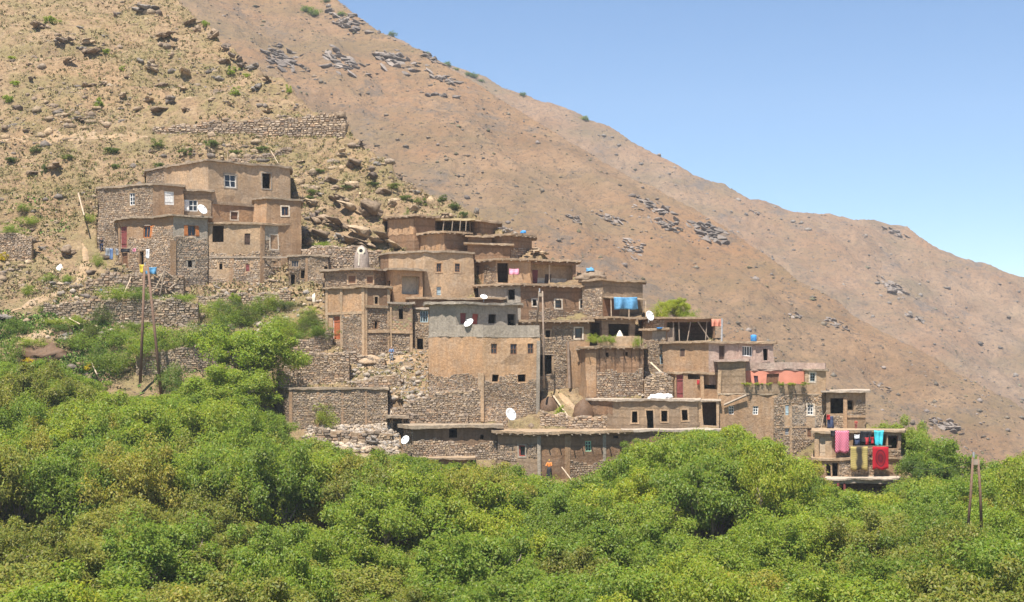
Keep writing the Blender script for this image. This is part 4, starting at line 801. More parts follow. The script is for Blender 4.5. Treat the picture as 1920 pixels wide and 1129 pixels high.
outcrop(530, 112, 62, 44, 'large dark grey outcrop on the mountain right of the bare ridge', 40, tone=.8); outcrop(640, 116, 64, 30, 'grey outcrop right of the large dark one on the mountain')
outcrop(738, 112, 64, 30, 'scattered crag near the top of the mountain crest', 24); outcrop(815, 108, 50, 18, 'dark crag on the mountain skyline', 20, tone=.8); outcrop(650, 42, 60, 26, 'broken crag high on the mountain near the skyline')
outcrop(835, 150, 50, 14, 'thin band of rock below the mountain skyline', 18); outcrop(1325, 432, 66, 28, 'long grey outcrop in the middle of the mountain slope', 30, tone=.85); outcrop(1250, 422, 46, 22, 'small crag left of the long grey outcrop'); outcrop(1190, 466, 44, 34, 'crag on the mountain above the tarpaulin house', 22)
outcrop(1150, 412, 40, 14, 'thin rock band above the village on the mountain', 18); outcrop(1080, 412, 30, 12, 'small rock patch on the mountain above the ridge mud house', 12); outcrop(1220, 385, 60, 18, 'faint rock band upslope from the small crag', 20)
outcrop(1680, 542, 52, 16, 'grey outcrop on the farther mountain face', 22, True); outcrop(1420, 398, 22, 8, 'small dark rock on the farther crest', 10, True); outcrop(1680, 438, 40, 12, 'low crag on the farther skyline', 14, True); outcrop(1720, 598, 36, 12, 'dark rock on the lower far slope', 12, True)
outcrop(1490, 592, 34, 12, 'dark rock on the orange slope right of the green tree', 12); outcrop(1565, 606, 40, 16, 'rock patch in the middle of the orange slope', 16); outcrop(1655, 728, 28, 12, 'rock patch low on the orange slope above the right grove', 12); outcrop(1780, 800, 60, 14, 'rock band low on the slope near the right pole pair', 16)
rng = np.random.default_rng(9); n = 9000; u = rng.uniform(-.2, .36, n); Y = rng.uniform(340, 640, n); x = u * F + CX; yc = np.interp(x, MN[:, 0], MN[:, 1]); z = mount_z(u, Y, MN, 350, 5); ok = (H0 - z / Y * F) > yc + 2
P = np.stack([u * Y, Y, z], 1)[ok]; msk = fbm(P[:, 0] * .02, P[:, 1] * .03, 4, 71) + rng.uniform(-.45, .45, len(P)); P = P[msk > .05]
S = np.clip(.26 * rng.pareto(2.8, len(P)) + .14, 0, 1.3); o = scatter_rocks('mountain_rocks', P, S, M['rock'], np.array((.20, .165, .14)) * rng.uniform(.7, 1.5, (len(P), 1)), seed=4); tag(o, 'small grey rocks scattered over the mountain slope', 'rocks')
n = 5000; u = rng.uniform(-.2, .36, n); Y = rng.uniform(540, 1000, n); x = u * F + CX; yc = np.interp(x, MF[:, 0], MF[:, 1]); z = mount_z(u, Y, MF, 560, 77); ok = (H0 - z / Y * F) > yc + 1; P = np.stack([u * Y, Y, z], 1)[ok]
S = np.clip(.4 * rng.pareto(2.6, len(P)) + .25, 0, 1.6); o = scatter_rocks('far_mountain_rocks', P, S, M['rock'], np.array((.19, .165, .14)) * rng.uniform(.8, 1.4, (len(P), 1)), seed=6); tag(o, 'small dark rocks scattered over the farther mountain', 'rocks')

def speck(name, crest, Y0, seed, Y1, Y2, n, size, label, cols):
    rg = np.random.default_rng(seed); u = rg.uniform(-.22, .36, n); Y = rg.uniform(Y1, Y2, n); z = mount_z(u, Y, crest, Y0, {350: 5, 560: 77}[Y0]); ok = (H0 - z / Y * F) > np.interp(u * F + CX, crest[:, 0], crest[:, 1]) + 1; P = np.stack([u * Y, Y, z], 1)[ok]
    m = fbm(P[:, 0] * .03, P[:, 1] * .04, 4, seed) + rg.uniform(-.6, .6, len(P)); P = P[m > -.1]; S = np.clip(size * (rg.pareto(3, len(P)) + .55), 0, size * 4); o = scatter_rocks(name, P, S, M['rock'], np.array(cols)[rg.integers(0, len(cols), len(P))] * rg.uniform(.7, 1.3, (len(P), 1)), .7, seed, OCT, OCTF); tag(o, label, 'scrub')
speck('mountain_scrub', MN, 350, 31, 335, 640, 26000, .27, 'fine dark scrub and stones speckling the nearer mountain slope', [(.14, .125, .07), (.17, .14, .10), (.20, .155, .11), (.13, .11, .085)])
speck('far_mountain_scrub', MF, 560, 32, 540, 1000, 11000, .42, 'fine dark scrub and stones speckling the farther mountain slope', [(.14, .125, .08), (.17, .14, .11), (.13, .11, .09)])
# ---------------------------------------------------------------- foliage
def leaves(C, R, n, rng, size=(.2, .34), up=.7, aspect=.5, curl=.25, tint=.25):
    """n leaf diamonds round each centre; returns arrays"""
    k = len(C); c = np.repeat(C, n, 0); r = np.repeat(R, n); m = len(c)
    off = rng.normal(size=(m, 3)); off /= np.linalg.norm(off, axis=1, keepdims=True); rad = np.abs(rng.normal(.75, .22, m)); p = c + off * (rad * r)[:, None] * np.array((1, 1, .75))
    nrm = off * .55 + np.array((0, 0, up)) + rng.normal(size=(m, 3)) * .45; nrm /= np.linalg.norm(nrm, axis=1, keepdims=True)
    t = np.cross(nrm, rng.normal(size=(m, 3))); t /= np.linalg.norm(t, axis=1, keepdims=True); b = np.cross(nrm, t); L = rng.uniform(*size, m)[:, None]; W = L * aspect * .5
    V = np.stack([p - t * L * .5, p + b * W + nrm * L * .08, p + t * L * .5 - nrm * L * curl, p - b * W + nrm * L * .08], 1)
    col = np.repeat((np.array((1, 1, 1)) * rng.uniform(1 - tint, 1 + tint, (m, 1)) * np.stack([rng.uniform(.85, 1.25, m), np.ones(m), rng.uniform(.7, 1.1, m)], 1)), 4, 0)
    return V.reshape(-1, 3), np.arange(m * 4).reshape(-1, 4), col
def tree_meshes(seed, nclump=75, nleaf=380, rad=4.0, height=8.0, size=(.12, .235)):
    rg = np.random.default_rng(seed); C = []
    lob = [np.array((math.cos(a) * rg.uniform(.25, .55) * rad, math.sin(a) * rg.uniform(.25, .55) * rad, height * rg.uniform(.5, .74))) for a in np.linspace(0, 6.28, 7)[:-1] + rg.uniform(-.3, .3, 6)] + [np.array((0, 0, height * .74))]
    for _ in range(nclump):
        l = lob[rg.integers(len(lob))]; d = rg.normal(size=3); d /= np.linalg.norm(d); d[2] = abs(d[2]) * .9 if rg.random() < .7 else d[2] * .8
        C.append(l + d * rg.uniform(.45, 1.25) * rad * .52 * np.array((1, 1, .85)))
    C = np.array(C); R = rg.uniform(.45, 1.05, nclump) * rad / 4; V, Q, col = leaves(C, R, nleaf, rg, size)
    crown = np_mesh('crown', V, Q, M['leaf_green'], col)
    mb = MB(); top = np.array((rg.uniform(-.3, .3), rg.uniform(-.3, .3), height * .34)); mb.tube([(0, 0, -.6), top * .5 + np.array((.1, 0, 0)), top], [.34, .27, .22], 7)
    for l in lob:
        mid = (top + l) / 2 + rg.normal(size=3) * .25; mb.tube([top, mid, l], [.17, .11, .06], 5)
        idx = np.argsort(np.linalg.norm(C - l, axis=1))[:9]
        for i in idx: mb.tube([l * .6 + mid * .4, (l + C[i]) / 2 + rg.normal(size=3) * .15, C[i]], [.06, .04, .015], 4, cap=False)
    tm = bpy.data.meshes.new('trunk'); tm.from_pydata([tuple(v) for v in mb.v], [], mb.f); tm.materials.append(M['bark']); zmax = float(V[:, 2].max()); return crown, tm, zmax
TREES = [tree_meshes(100 + i, nclump=64 + 6 * (i % 3)) for i in range(6)]
def set_mat(o, m): o.material_slots[0].link = 'OBJECT'; o.material_slots[0].material = m
def tree(p, h, w, var, mat, label, group=None, rz=0, name='walnut_tree'):
    crown, tm, zm = TREES[var % len(TREES)]; root = thing(name, label, 'tree', tuple(p), group); root.scale = (w / 4.0, w / 4.0, h / zm); root.rotation_euler = (0, 0, rz)
    c = link('crown', crown, root); set_mat(c, M[mat]); link('trunk', tm, root); return root
TOPY = np.array([(-300, 640), (0, 680), (60, 664), (110, 662), (180, 700), (230, 735), (300, 742), (350, 725), (420, 715), (500, 740), (545, 780), (580, 822), (690, 848), (720, 835), (760, 826), (800, 858), (860, 868), (920, 858), (980, 855), (1020, 893), (1080, 915), (1120, 895), (1140, 836), (1200, 808), (1300, 798), (1390, 784), (1440, 800), (1500, 846), (1545, 905), (1600, 925), (1690, 905), (1712, 895), (1745, 858), (1790, 885), (1815, 920), (1845, 870), (1880, 845), (1920, 835), (2200, 825)], float)
rng = np.random.default_rng(12); cnt = 0
ZONES = [(140, 'at the left edge of the picture'), (330, 'below the wooden pole pair'), (520, 'below the light green tree'), (740, 'below the stone storehouse'), (935, 'below the dark low house'), (1180, 'below the long low house'), (1345, 'below the block house'), (1550, 'below the salmon house'), (1700, 'below the laundry house'), (9999, 'at the right edge of the picture')]
TONE = dict(leaf_olive='yellowish olive', leaf_bright='bright green', leaf_green='mid green')
def grove_tree(X, Y, hmax, edge=False):
    global cnt
    u = X / Y; x = u * F + CX; w = rng.uniform(3.2, 4.9); g = float(ground_z(u, Y, False)); hw = w * F / Y * .75
    lim = np.interp(x, TOPY[:, 0], TOPY[:, 1]); lim2 = max(np.interp(q, TOPY[:, 0], TOPY[:, 1]) for q in (x - hw, x + hw)); lim = max(lim, .6 * lim2 + .4 * lim)
    zl = (H0 - lim) / F * Y; h = min(hmax, zl - g)
    if Y > 112 and h < 2.6: return
    h = max(h, 3.0); w *= min(1, .5 + .5 * h / 8); tp = H0 - (g + h) / Y * F
    if x < -200 or x > 2120 or tp > 1210: return
    left = x < 520 and tp > 880
    mat = 'leaf_olive' if (left and rng.random() < .75) or rng.random() < .16 else ('leaf_bright' if (1330 < x < 1640 and rng.random() < .7) or rng.random() < .22 else 'leaf_green')
    row = 'nearest' if tp > 1040 else 'lower' if tp > 950 else 'middle' if tp > 880 else 'uppermost'; zone = next(z for q, z in ZONES if x < q)
    tree((X, Y, g), h, w, int(rng.integers(6)), mat, f'{TONE[mat]} walnut tree, {row} grove row, {zone}', f'{row} {TONE[mat]} grove trees {zone}', rng.uniform(0, 6.28)); cnt += 1
for Yt in np.arange(58, 142, 5.4):
    for Xt in np.arange(-.40 * Yt - 4, .40 * Yt + 4, 5.5):
        X, Y = Xt + rng.uniform(-1.6, 1.6), Yt + rng.uniform(-1.8, 1.8); grove_tree(X, Y, rng.uniform(6.2, 10.6) + (4 if Y > 115 else 0))
for x in np.arange(-100, 2050, 36):        # the edge towards the village closes up
    for Yt in (122, 130): grove_tree(xr(x + rng.uniform(-12, 12)) * Yt, Yt + rng.uniform(-2.5, 2.5), 13, True)
for x in np.arange(-120, 500, 42):
    for Yt in (139, 145): grove_tree(xr(x + rng.uniform(-14, 14)) * Yt, Yt + rng.uniform(-2, 2), 10)
print('trees', cnt)
def tree_at(x, ytop, ybase, wpx, Y, mat, label, var=0, name='walnut_tree'):
    z0, z1 = (H0 - ybase) / F * Y, (H0 - ytop) / F * Y; return tree((xr(x) * Y, Y, z0), z1 - z0, wpx * .5 * Y / F, var, mat, label, None, x * .1, name)
tree_at(470, 592, 800, 205, 147, 'leaf_bright', 'light green tree standing left of the stone enclosure wall', 1); tree_at(435, 676, 850, 210, 142, 'leaf_green', 'loose tree in front of the light green tree by the storehouse', 2)
tree_at(1765, 806, 1010, 190, 134, 'leaf_green', 'large deep green tree right of the laundry house', 3); tree_at(1690, 776, 960, 120, 146, 'leaf_green', 'green tree rising behind the laundry house', 4); tree_at(1738, 846, 1010, 110, 132, 'leaf_dark', 'darker tree against the right wall of the laundry house', 0)
tree_at(1892, 862, 1040, 150, 124, 'leaf_green', 'tree at the right edge beyond the pole pair', 5); tree_at(1266, 556, 620, 60, 163, 'leaf_bright', 'small bright tree behind the open pole shed', 2); tree_at(440, 547, 585, 26, 163, 'leaf_bright', 'young sapling in front of the left house', 3, 'sapling')
# shrubs
def shrub_mesh(seed, nclump=14, nleaf=70, size=(.10, .2)):
    rg = np.random.default_rng(seed); C = rg.normal(size=(nclump, 3)) * np.array((.42, .42, .25)) + np.array((0, 0, .4)); C[:, 2] = np.abs(C[:, 2]); V, Q, col = leaves(C, rg.uniform(.2, .42, nclump), nleaf, rg, size); return np_mesh('shrub', V, Q, M['leaf_scrub'], col)
SHRUB = [shrub_mesh(300 + i) for i in range(5)]; BUSH = [shrub_mesh(400 + i, 46, 80, (.045, .085)) for i in range(4)]
def shrub(x, y, w, h, label, group=None, mat='leaf_scrub', big=False, name='shrub', Y=None):
    p = ground_pt(x, y + h * .5) if Y is None else pix(x, y + h * .5, Y); k = p[1] / F; L = BUSH if big else SHRUB; o = link(name, L[int(x * 3 + y) % len(L)]); set_mat(o, M[mat]); tag(o, label, 'shrub', group); o.location = p; o.scale = (w * k * .62, w * k * .5, h * k * .95); o.rotation_euler = (0, 0, x); return o
for (x, y, w, h) in [(15, 185, 24, 22), (185, 193, 22, 16), (92, 35, 24, 16), (30, 155, 24, 12), (200, 95, 18, 14), (435, 133, 24, 14), (440, 172, 22, 16), (463, 140, 16, 10), (543, 168, 14, 14), (385, 46, 16, 14), (230, 128, 12, 10), (20, 110, 18, 10)]: shrub(x, y, w, h, 'small green shrub on the bare upper slope', 'shrubs on the bare upper slope', 'leaf_bright')
shrub(613, 209, 20, 14, 'yellow-green shrub at the end of the long terrace wall', None, 'leaf_olive')
for (x, y, w, h) in [(298, 268, 30, 14), (300, 310, 26, 14), (350, 288, 30, 14), (210, 280, 34, 16), (70, 282, 30, 14), (130, 295, 28, 12), (20, 300, 34, 14), (215, 310, 22, 16), (400, 270, 34, 16), (440, 285, 26, 12), (85, 315, 14, 26), (490, 280, 26, 12), (585, 360, 26, 14), (600, 320, 22, 12), (650, 350, 26, 12), (560, 385, 24, 14), (580, 370, 22, 14), (740, 350, 30, 14), (790, 378, 30, 14), (760, 370, 26, 14), (700, 345, 30, 12), (850, 385, 26, 16), (870, 400, 20, 14), (830, 372, 22, 12)]:
    shrub(x, y, w, h, 'low olive-green shrub on the terraced slope around the left house and ridge', 'shrubs on the terraced slope', 'leaf_scrub')
for (x, y, w, h) in [(20, 430, 44, 20), (60, 415, 40, 16), (45, 395, 40, 14), (90, 520, 30, 14), (170, 412, 28, 14), (185, 488, 20, 24), (130, 522, 30, 16), (50, 545, 24, 20), (80, 580, 20, 16), (140, 600, 60, 22), (100, 605, 40, 16), (380, 580, 70, 26), (410, 570, 50, 24), (345, 590, 50, 22), (510, 568, 40, 24), (480, 580, 40, 22), (465, 600, 40, 24), (605, 466, 34, 16), (570, 600, 40, 20), (600, 620, 36, 18), (560, 630, 36, 18)]:
    shrub(x, y, w, h, 'green shrub on the terraces in front of the left house', 'shrubs on the front terraces', 'leaf_green', True)
for (x, y, w, h) in [(30, 612, 70, 26), (15, 665, 60, 60), (60, 640, 60, 20), (230, 630, 80, 46), (300, 625, 90, 50), (365, 628, 80, 46), (160, 640, 80, 36), (215, 676, 90, 50), (190, 665, 60, 40), (320, 700, 70, 50), (270, 650, 70, 44), (410, 640, 60, 50), (530, 605, 50, 36), (345, 735, 60, 36), (515, 630, 50, 34), (90, 690, 120, 40), (30, 710, 90, 50)]:
    shrub(x, y, w, h, 'dense green bush on the terraces round the wooden pole pair', 'bushes round the wooden pole pair', 'leaf_green' if (x + y) % 3 else 'leaf_dark', True, 'bush')
for (x, y) in [(52, 678), (5, 482), (170, 688), (95, 700)]: shrub(x, y, 26, 14, 'yellow-flowering bush in the green terraces at the left', 'yellow-flowering bushes', 'leaf_yellow', False, 'flowering_bush')
shrub(762, 440, 22, 26, 'green shrub growing against the highest mud house', None, 'leaf_dark', True); shrub(1240, 580, 40, 40, 'reed clump left of the small bright tree', None, 'leaf_bright', True, 'reed_clump', 161.5); shrub(1290, 590, 40, 26, 'low bush right of the small bright tree', None, 'leaf_bright', True, 'bush', 161.5); shrub(893, 480, 12, 12, 'green weed on the roof corner of the tan house', None, 'leaf_bright', False)
for x, w in ((1112, 24), (1130, 24), (1146, 20)): shrub(x, 634, w, 15, 'trailing plant along the terrace edge beside the white cone', 'plants on the terrace edge', 'leaf_bright', True, 'terrace_plant', BL + .1)
shrub(1194, 638, 16, 20, 'bushy potted plant at the right end of the terrace parapet', None, 'leaf_bright', True, 'terrace_plant', BL + .6)
for x in (1400, 1420, 1444, 1466, 1484, 1508): shrub(x, 719, 16, 6, 'green plant on the balcony wall of the salmon house', 'balcony plants', 'leaf_bright', False, 'balcony_plant', BA + .05)
shrub(1050, 772, 24, 18, 'green clump between the two brown mounds', None, 'leaf_bright'); shrub(610, 780, 50, 40, 'green bush in front of the storehouse', None, 'leaf_green', True, 'bush'); shrub(1085, 908, 70, 26, 'pale dry bush below the green-framed window', None, 'leaf_olive', True, 'bush')
# grass tufts
def tufts(name, P, rng, size, colors, label):
    n = len(P); k = 5; p = np.repeat(P, k, 0) + rng.normal(size=(n * k, 3)) * np.array((.12, .12, 0)); a = rng.uniform(0, 6.28, n * k); s = np.repeat(size, k) * rng.uniform(.6, 1.3, n * k); d = np.stack([np.cos(a), np.sin(a), 0 * a], 1); q = np.stack([-np.sin(a), np.cos(a), 0 * a], 1)
    lean = rng.uniform(-1, 1, n * k)[:, None]; tip = p + q * lean * s[:, None] + np.array((0, 0, 1)) * (s * .6)[:, None]; w = (s * .42)[:, None]
    V = np.stack([p - d * w * .6 - np.array((0, 0, .05)), p + d * w * .6 - np.array((0, 0, .05)), tip + d * w * .7 + q * .05, tip - d * w * .5], 1).reshape(-1, 3); col = np.repeat(np.repeat(colors, k, 0) * rng.uniform(.75, 1.25, (n * k, 1)), 4, 0)
    o = link(name, np_mesh(name, V, np.arange(len(V)).reshape(-1, 4), M['tuft'], col), kind='stuff'); tag(o, label, 'grass')
rng = np.random.default_rng(21); P = np.concatenate([hill_points(22000, -80, 960, -30, 560, rng), hill_points(5000, -60, 860, 380, 760, rng), hill_points(1500, 900, 1700, 430, 860, rng)]); m_ = fbm(P[:, 0] * .11, P[:, 1] * .11, 4, 33) + rng.uniform(-.4, .4, len(P)); P = P[m_ > -.1]
TC = np.array([(.25, .21, .09), (.31, .25, .13), (.21, .19, .085), (.38, .30, .17), (.18, .175, .07)]); tufts('dry_grass', P, rng, rng.uniform(.12, .30, len(P)), TC[rng.integers(0, 5, len(P))], 'dry and olive grass tufts over the hillside')
P = np.concatenate([hill_points(9000, -60, 200, 580, 740, rng), hill_points(5500, 100, 560, 560, 760, rng), hill_points(150, -40, 130, 380, 450, rng)]); m_ = fbm(P[:, 0] * .16, P[:, 1] * .16, 3, 39) + rng.uniform(-.3, .3, len(P)); P = P[m_ > -.15]
tufts('green_grass', P, rng, rng.uniform(.12, .32, len(P)), np.array((.12, .19, .04)) * rng.uniform(.7, 1.4, (len(P), 1)), 'fresh green grass on the irrigated terraces at the left')
rng = np.random.default_rng(77); P = np.concatenate([hill_points(10500, -80, 960, -30, 560, rng), hill_points(1500, -40, 860, 250, 420, rng), hill_points(1300, 60, 860, 400, 760, rng)]); m_ = fbm(P[:, 0] * .14, P[:, 1] * .14, 4, 91) + rng.uniform(-.35, .35, len(P)); P = P[m_ > .05]
V, Q, col = leaves(P + np.array((0, 0, .12)), rng.uniform(.16, .5, len(P)), 18, rng, (.09, .2)); base = np.repeat(np.array([(.22, .205, .08), (.26, .23, .10), (.18, .19, .065), (.30, .25, .13)])[rng.integers(0, 4, len(P))], 72, 0)
o = link('hillside_scrub', np_mesh('hillside_scrub', V, Q, M['tuft'], base * col), kind='stuff'); tag(o, 'low olive and straw scrub over the rocky hillside', 'scrub')
rg = random.Random(3)
for i in range(34):
    x, y = rg.uniform(110, 600), rg.uniform(568, 680); w = rg.uniform(24, 60); shrub(x, y, w, w * rg.uniform(.4, .7), 'leafy green bush on the overgrown terraces below the left house', 'bushes on the overgrown terraces', rg.choice(['leaf_green', 'leaf_dark', 'leaf_scrub', 'leaf_bright']), True, 'bush')
# juniper dots on the crests
JP = [(664, 14), (704, 40), (735, 64), (772, 90), (800, 100), (838, 120), (856, 128), (878, 138), (888, 142), (902, 150), (980, 176), (1096, 222), (612, 4), (575, 22), (590, 30), (640, 30)]
jm = shrub_mesh(500, 30, 40, (.12, .22))
for i, (x, y) in enumerate(JP):
    p = mount_pt(x, y + 4, MF, 560, 77) if x > 640 else mount_pt(x, y, MN, 350, 5); o = link('juniper_bush', jm); set_mat(o, M['leaf_dark']); tag(o, 'tiny dark juniper bush on the mountain skyline', 'bush', 'juniper bushes on the mountain skyline'); o.location = p; s = 1.5 + .5 * (i % 3); o.scale = (s, s, s); o.rotation_euler = (0, 0, i)
# ---------------------------------------------------------------- poles, dishes, laundry, people and small things
def pole_pair(label, top, feet, Y, rad, mat='pole_wood', feetY=None):
    t = pix(*top, Y); fs = [pix(*q, Y + (feetY[i] if feetY else 0)) for i, q in enumerate(feet)]; org = tuple((fs[0] + fs[1]) / 2); root = thing('pole_pair', label, 'utility pole', org)
    for i, q in enumerate(fs):
        mb = MB(); e = t + np.array(((-1) ** (i + 1) * .16, 0, 0)); g = q + (q - e) * .03; mb.tube([g, (g + e) / 2 + np.array((.03, 0, 0)), e], [rad * 1.15, rad, rad * .8], 8); mb.build('pole', M[mat], root, org, smooth=True)
    mb = MB(); mb.cbox(t - np.array((0, 0, .35)), .5, .12, .35); mb.build('clamp', M['grey_wood'], root, org)
    mb = MB(); mb.tube([t + np.array((-.12, 0, -.1)), t + np.array((-.12, 0, .28))], .07, 6); mb.build('insulator', M['metal_grey'], root, org); return root
pole_pair('brown wooden pole pair standing below the left house', (274, 498), [(263, 712), (302, 740)], 150, .14)
pole_pair('brown wooden pole pair in the trees at the far right', (1829, 856), [(1814, 1000), (1840, 985)], 96, .09)
pole_pair('grey-brown pole pair in front of the long brown house', (1014, 546), [(1006, 614), (1020, 722)], BS + .9, .09, 'grey_pole', [1.6, 0])
mb = MB(); a, b = pix(1065, 640, 150.2), pix(1068, 728, 150.2); mb.tube([b, (a + b) / 2, a], [.15, .14, .12], 7); tag(mb.build('pole', M['grey_pole']), 'single pale pole standing before the rough stone house', 'pole')
mb = MB(); a, b = pix(1354, 597, 154), pix(1353, 640, 154); mb.tube([b, a], .1, 7); tag(mb.build('pipe', M['metal_grey']), 'short grey standpipe on the pink house roof', 'pipe')
def wire(p, q, sag, label):
    mb = MB(); P = [p + (q - p) * t - np.array((0, 0, sag * 4 * t * (1 - t))) for t in np.linspace(0, 1, 14)]; mb.tube(P, .018, 4); tag(mb.build('wire', M['cloth_black']), label, 'wire')
wire(pix(1014, 552, BS + .9), pix(856, 566, BS + 1.4), .8, 'thin dark wire from the grey-brown pole pair to the grey house'); wire(pix(1829, 862, 96), pix(1690, 868, 139), .6, 'thin wire from the far right pole pair to the laundry house')

def dish(label, x, y, rpx, Y, az=-.5, el=.5):
    c = pix(x, y, Y); R = rpx * Y / F; org = tuple(c); root = thing('satellite_dish', label, 'satellite dish', org); n = Vector((math.sin(az) * math.cos(el), -math.cos(az) * math.cos(el), math.sin(el))); q = n.to_track_quat('Z', 'Y')
    V = []; Q = []; nr, na = 5, 20
    for i in range(nr + 1):
        for k in range(na): r_ = R * i / nr; V.append(tuple(q @ Vector((r_ * math.cos(k * 6.2832 / na), r_ * math.sin(k * 6.2832 / na), .28 * r_ * r_ / R)))) 
    for i in range(nr):
        for k in range(na): Q.append((i * na + k, i * na + (k + 1) % na, (i + 1) * na + (k + 1) % na, (i + 1) * na + k))
    mb = MB(); mb.add(V, Q); o = mb.build('reflector', M['dish_white'], root, smooth=True); md = o.modifiers.new('t', 'SOLIDIFY'); md.thickness = .03
    f = np.array(q @ Vector((0, 0, R * 1.1))); lo = np.array(q @ Vector((0, -R * .95, .25 * R))); mb = MB(); mb.tube([lo, f], .025, 5); mb.build('arm', M['metal_grey'], root); mb = MB(); mb.tube([f, f * .82], .06, 7); mb.build('receiver', M['cloth_grey'], root)
    mb = MB(); bk = np.array(q @ Vector((0, 0, -.02))); ft = bk + np.array((0, .35, -R * 1.15)); mb.tube([bk, bk + np.array((0, .35, -.1)), ft], .045, 6); mb.build('mast', M['metal_grey'], root); return root
dish('white satellite dish on the roof of the lower stone house', 378, 394, 10.5, BD + 1.6, .9, .5); dish('white satellite dish on the terrace of the grey concrete house', 880, 607, 10, BS + 1.0, -.7, .7); dish('large white satellite dish below the stone base of the orange house', 956, 778, 12.5, 144.6, .75, .35)
dish('white satellite dish poking above the low brown mud house roof', 907, 558, 7, 160.0, .3, .9); dish('round white satellite dish by the open pole shed', 1217, 593, 10, 155.5, .7, .3); dish('white satellite dish half hidden by leaves left of the dark low house', 761, 826, 9, 141.0, -.6, .5)

def cloth(name, label, x0, y0, x1, y1, Y, mat, waves=3, amp=.05, cat='laundry', group=None, taper=0.0, uv=True, skew=0.0):
    nx, nz = 12, 9; a, b = pix(x0, y0, Y), pix(x1, y1, Y); c = pix((x0 + x1) / 2, y1, Y); V = []; uvs = []; ph = x0
    for j in range(nz + 1):
        for i in range(nx + 1):
            s, t = i / nx, j / nz; ss = .5 + (s - .5) * (1 - taper * t) + skew * t; X = a[0] + (b[0] - a[0]) * ss; Z = a[2] + (b[2] - a[2]) * t * (1 + .03 * math.sin(s * 9 + ph)) - .04 * math.sin(s * 3.14) * (1 - t)
            V.append((X - c[0], 1.7 * amp * math.sin(s * waves * 6.28 + ph + 1.2 * t) * (.35 + .65 * t) + .02 * math.sin(t * 7 + ph), Z - c[2])); uvs.append((s, 1 - t))
    Q = [(j * (nx + 1) + i, (j + 1) * (nx + 1) + i, (j + 1) * (nx + 1) + i + 1, j * (nx + 1) + i + 1) for j in range(nz) for i in range(nx)]
    me = bpy.data.meshes.new(name); me.from_pydata(V, [], Q); l = me.uv_layers.new(name='UVMap')
    for lp in me.loops: l.data[lp.index].uv = uvs[lp.vertex_index]
    me.polygons.foreach_set('use_smooth', [True] * len(Q)); me.materials.append(M[mat]); o = link(name, me); o.location = c; md = o.modifiers.new('t', 'SOLIDIFY'); md.thickness = .025; tag(o, label, cat, group); return o
YC = BC + .2
cloth('blanket', 'pink and white checked blanket hung on the laundry house', 1566, 807, 1592, 849, YC, 'plaid', 2, .04, 'blanket'); cloth('rug', 'yellow and black striped rug hanging under the checked blanket line', 1595, 837, 1627, 881, YC - .35, 'stripe_rug', 2, .03, 'rug'); cloth('rug', 'red rug with a dark oval medallion hung on the laundry house', 1636, 837, 1666, 880, YC - .35, 'red_rug', 2, .03, 'rug')
cloth('towel', 'bright cyan cloth hanging at the top of the laundry house', 1639, 807, 1657, 836, YC, 'cloth_cyan', 2, .07, 'cloth', None, .25); cloth('garment', 'large black garment draped on the upper laundry line', 1613, 808, 1634, 830, YC, 'cloth_black', 2, .08, 'garment', None, .1); cloth('garment', 'white shirt on the upper laundry line', 1602, 815, 1612, 823, YC - .1, 'cloth_white', 1, .04, 'garment')
cloth('garment', 'navy trousers below the white shirt on the upper laundry line', 1603, 822, 1613, 834, YC - .06, 'cloth_navy', 1, .05, 'garment'); cloth('garment', 'small red garment beside the cyan cloth', 1632, 819, 1638, 832, YC - .08, 'cloth_red', 1, .04, 'garment'); cloth('garment', 'red and grey garment under the large black one', 1622, 820, 1629, 834, YC - .12, 'cloth_red', 1, .04, 'garment'); cloth('garment', 'black cloth at the left end of the upper laundry line', 1557, 807, 1566, 819, YC, 'cloth_black', 1, .05, 'garment', None, .4)
def line(x0, y0, x1, y1, Y, label, Y2=None):
    mb = MB(); mb.tube([pix(x0, y0, Y), pix(x1, y1, Y2 or Y)], .025, 5); tag(mb.build('clothesline', M['grey_wood']), label, 'clothesline')
line(1554, 806.5, 1662, 806.5, YC + .03, 'upper clothesline of the laundry house'); line(1592, 836.5, 1672, 836.5, YC - .33, 'lower clothes pole of the laundry house holding two rugs')
YD = BD - .6
line(192, 464, 268, 466, YD + 3.6, 'clothesline in front of the lower stone house', YD + 1.2)
for nm, lab, x0, y0, x1, y1, m_, tp in [('garment', 'dark grey jacket on the clothesline of the lower stone house', 198, 465, 209, 480, 'cloth_grey', 0), ('garment', 'blue jeans on the clothesline of the lower stone house', 206, 466, 212, 487, 'cloth_denim', 0), ('garment', 'pale grey trousers on the clothesline of the lower stone house', 217, 466, 222, 479, 'cloth_grey', 0), ('garment', 'black garment over the brown door on the clothesline', 226, 466, 243, 473, 'cloth_black', 0), ('garment', 'pink cloth at the end of the clothesline of the lower stone house', 248, 465, 255, 472, 'cloth_pink', .3), ('sack', 'white cloth hanging beside the dark opening of the lower stone house', 274, 467, 280, 485, 'cloth_white', 0)]:
    cloth(nm, lab, x0, y0, x1, y1, YD + 3.4 - 2.2 * (x0 - 192) / 80, m_, 1, .05, 'garment', None, tp)
cloth('garment', 'pink washing hanging in the dark opening of the loggia house', 955, 504, 973, 515, Yb(535) - 1.0, 'cloth_pink', 2, .05, 'garment'); cloth('tarpaulin', 'torn blue tarpaulin hanging from the lean-to', 1151, 557, 1195, 580, Yb(598) - 2.0, 'tarp_blue', 2, .22, 'tarpaulin', None, -.02, True, .03); cloth('garment', 'red rag hanging under the window of the pink house', 1307, 712, 1312, 721, BY - .1, 'cloth_red', 1, .03, 'garment')
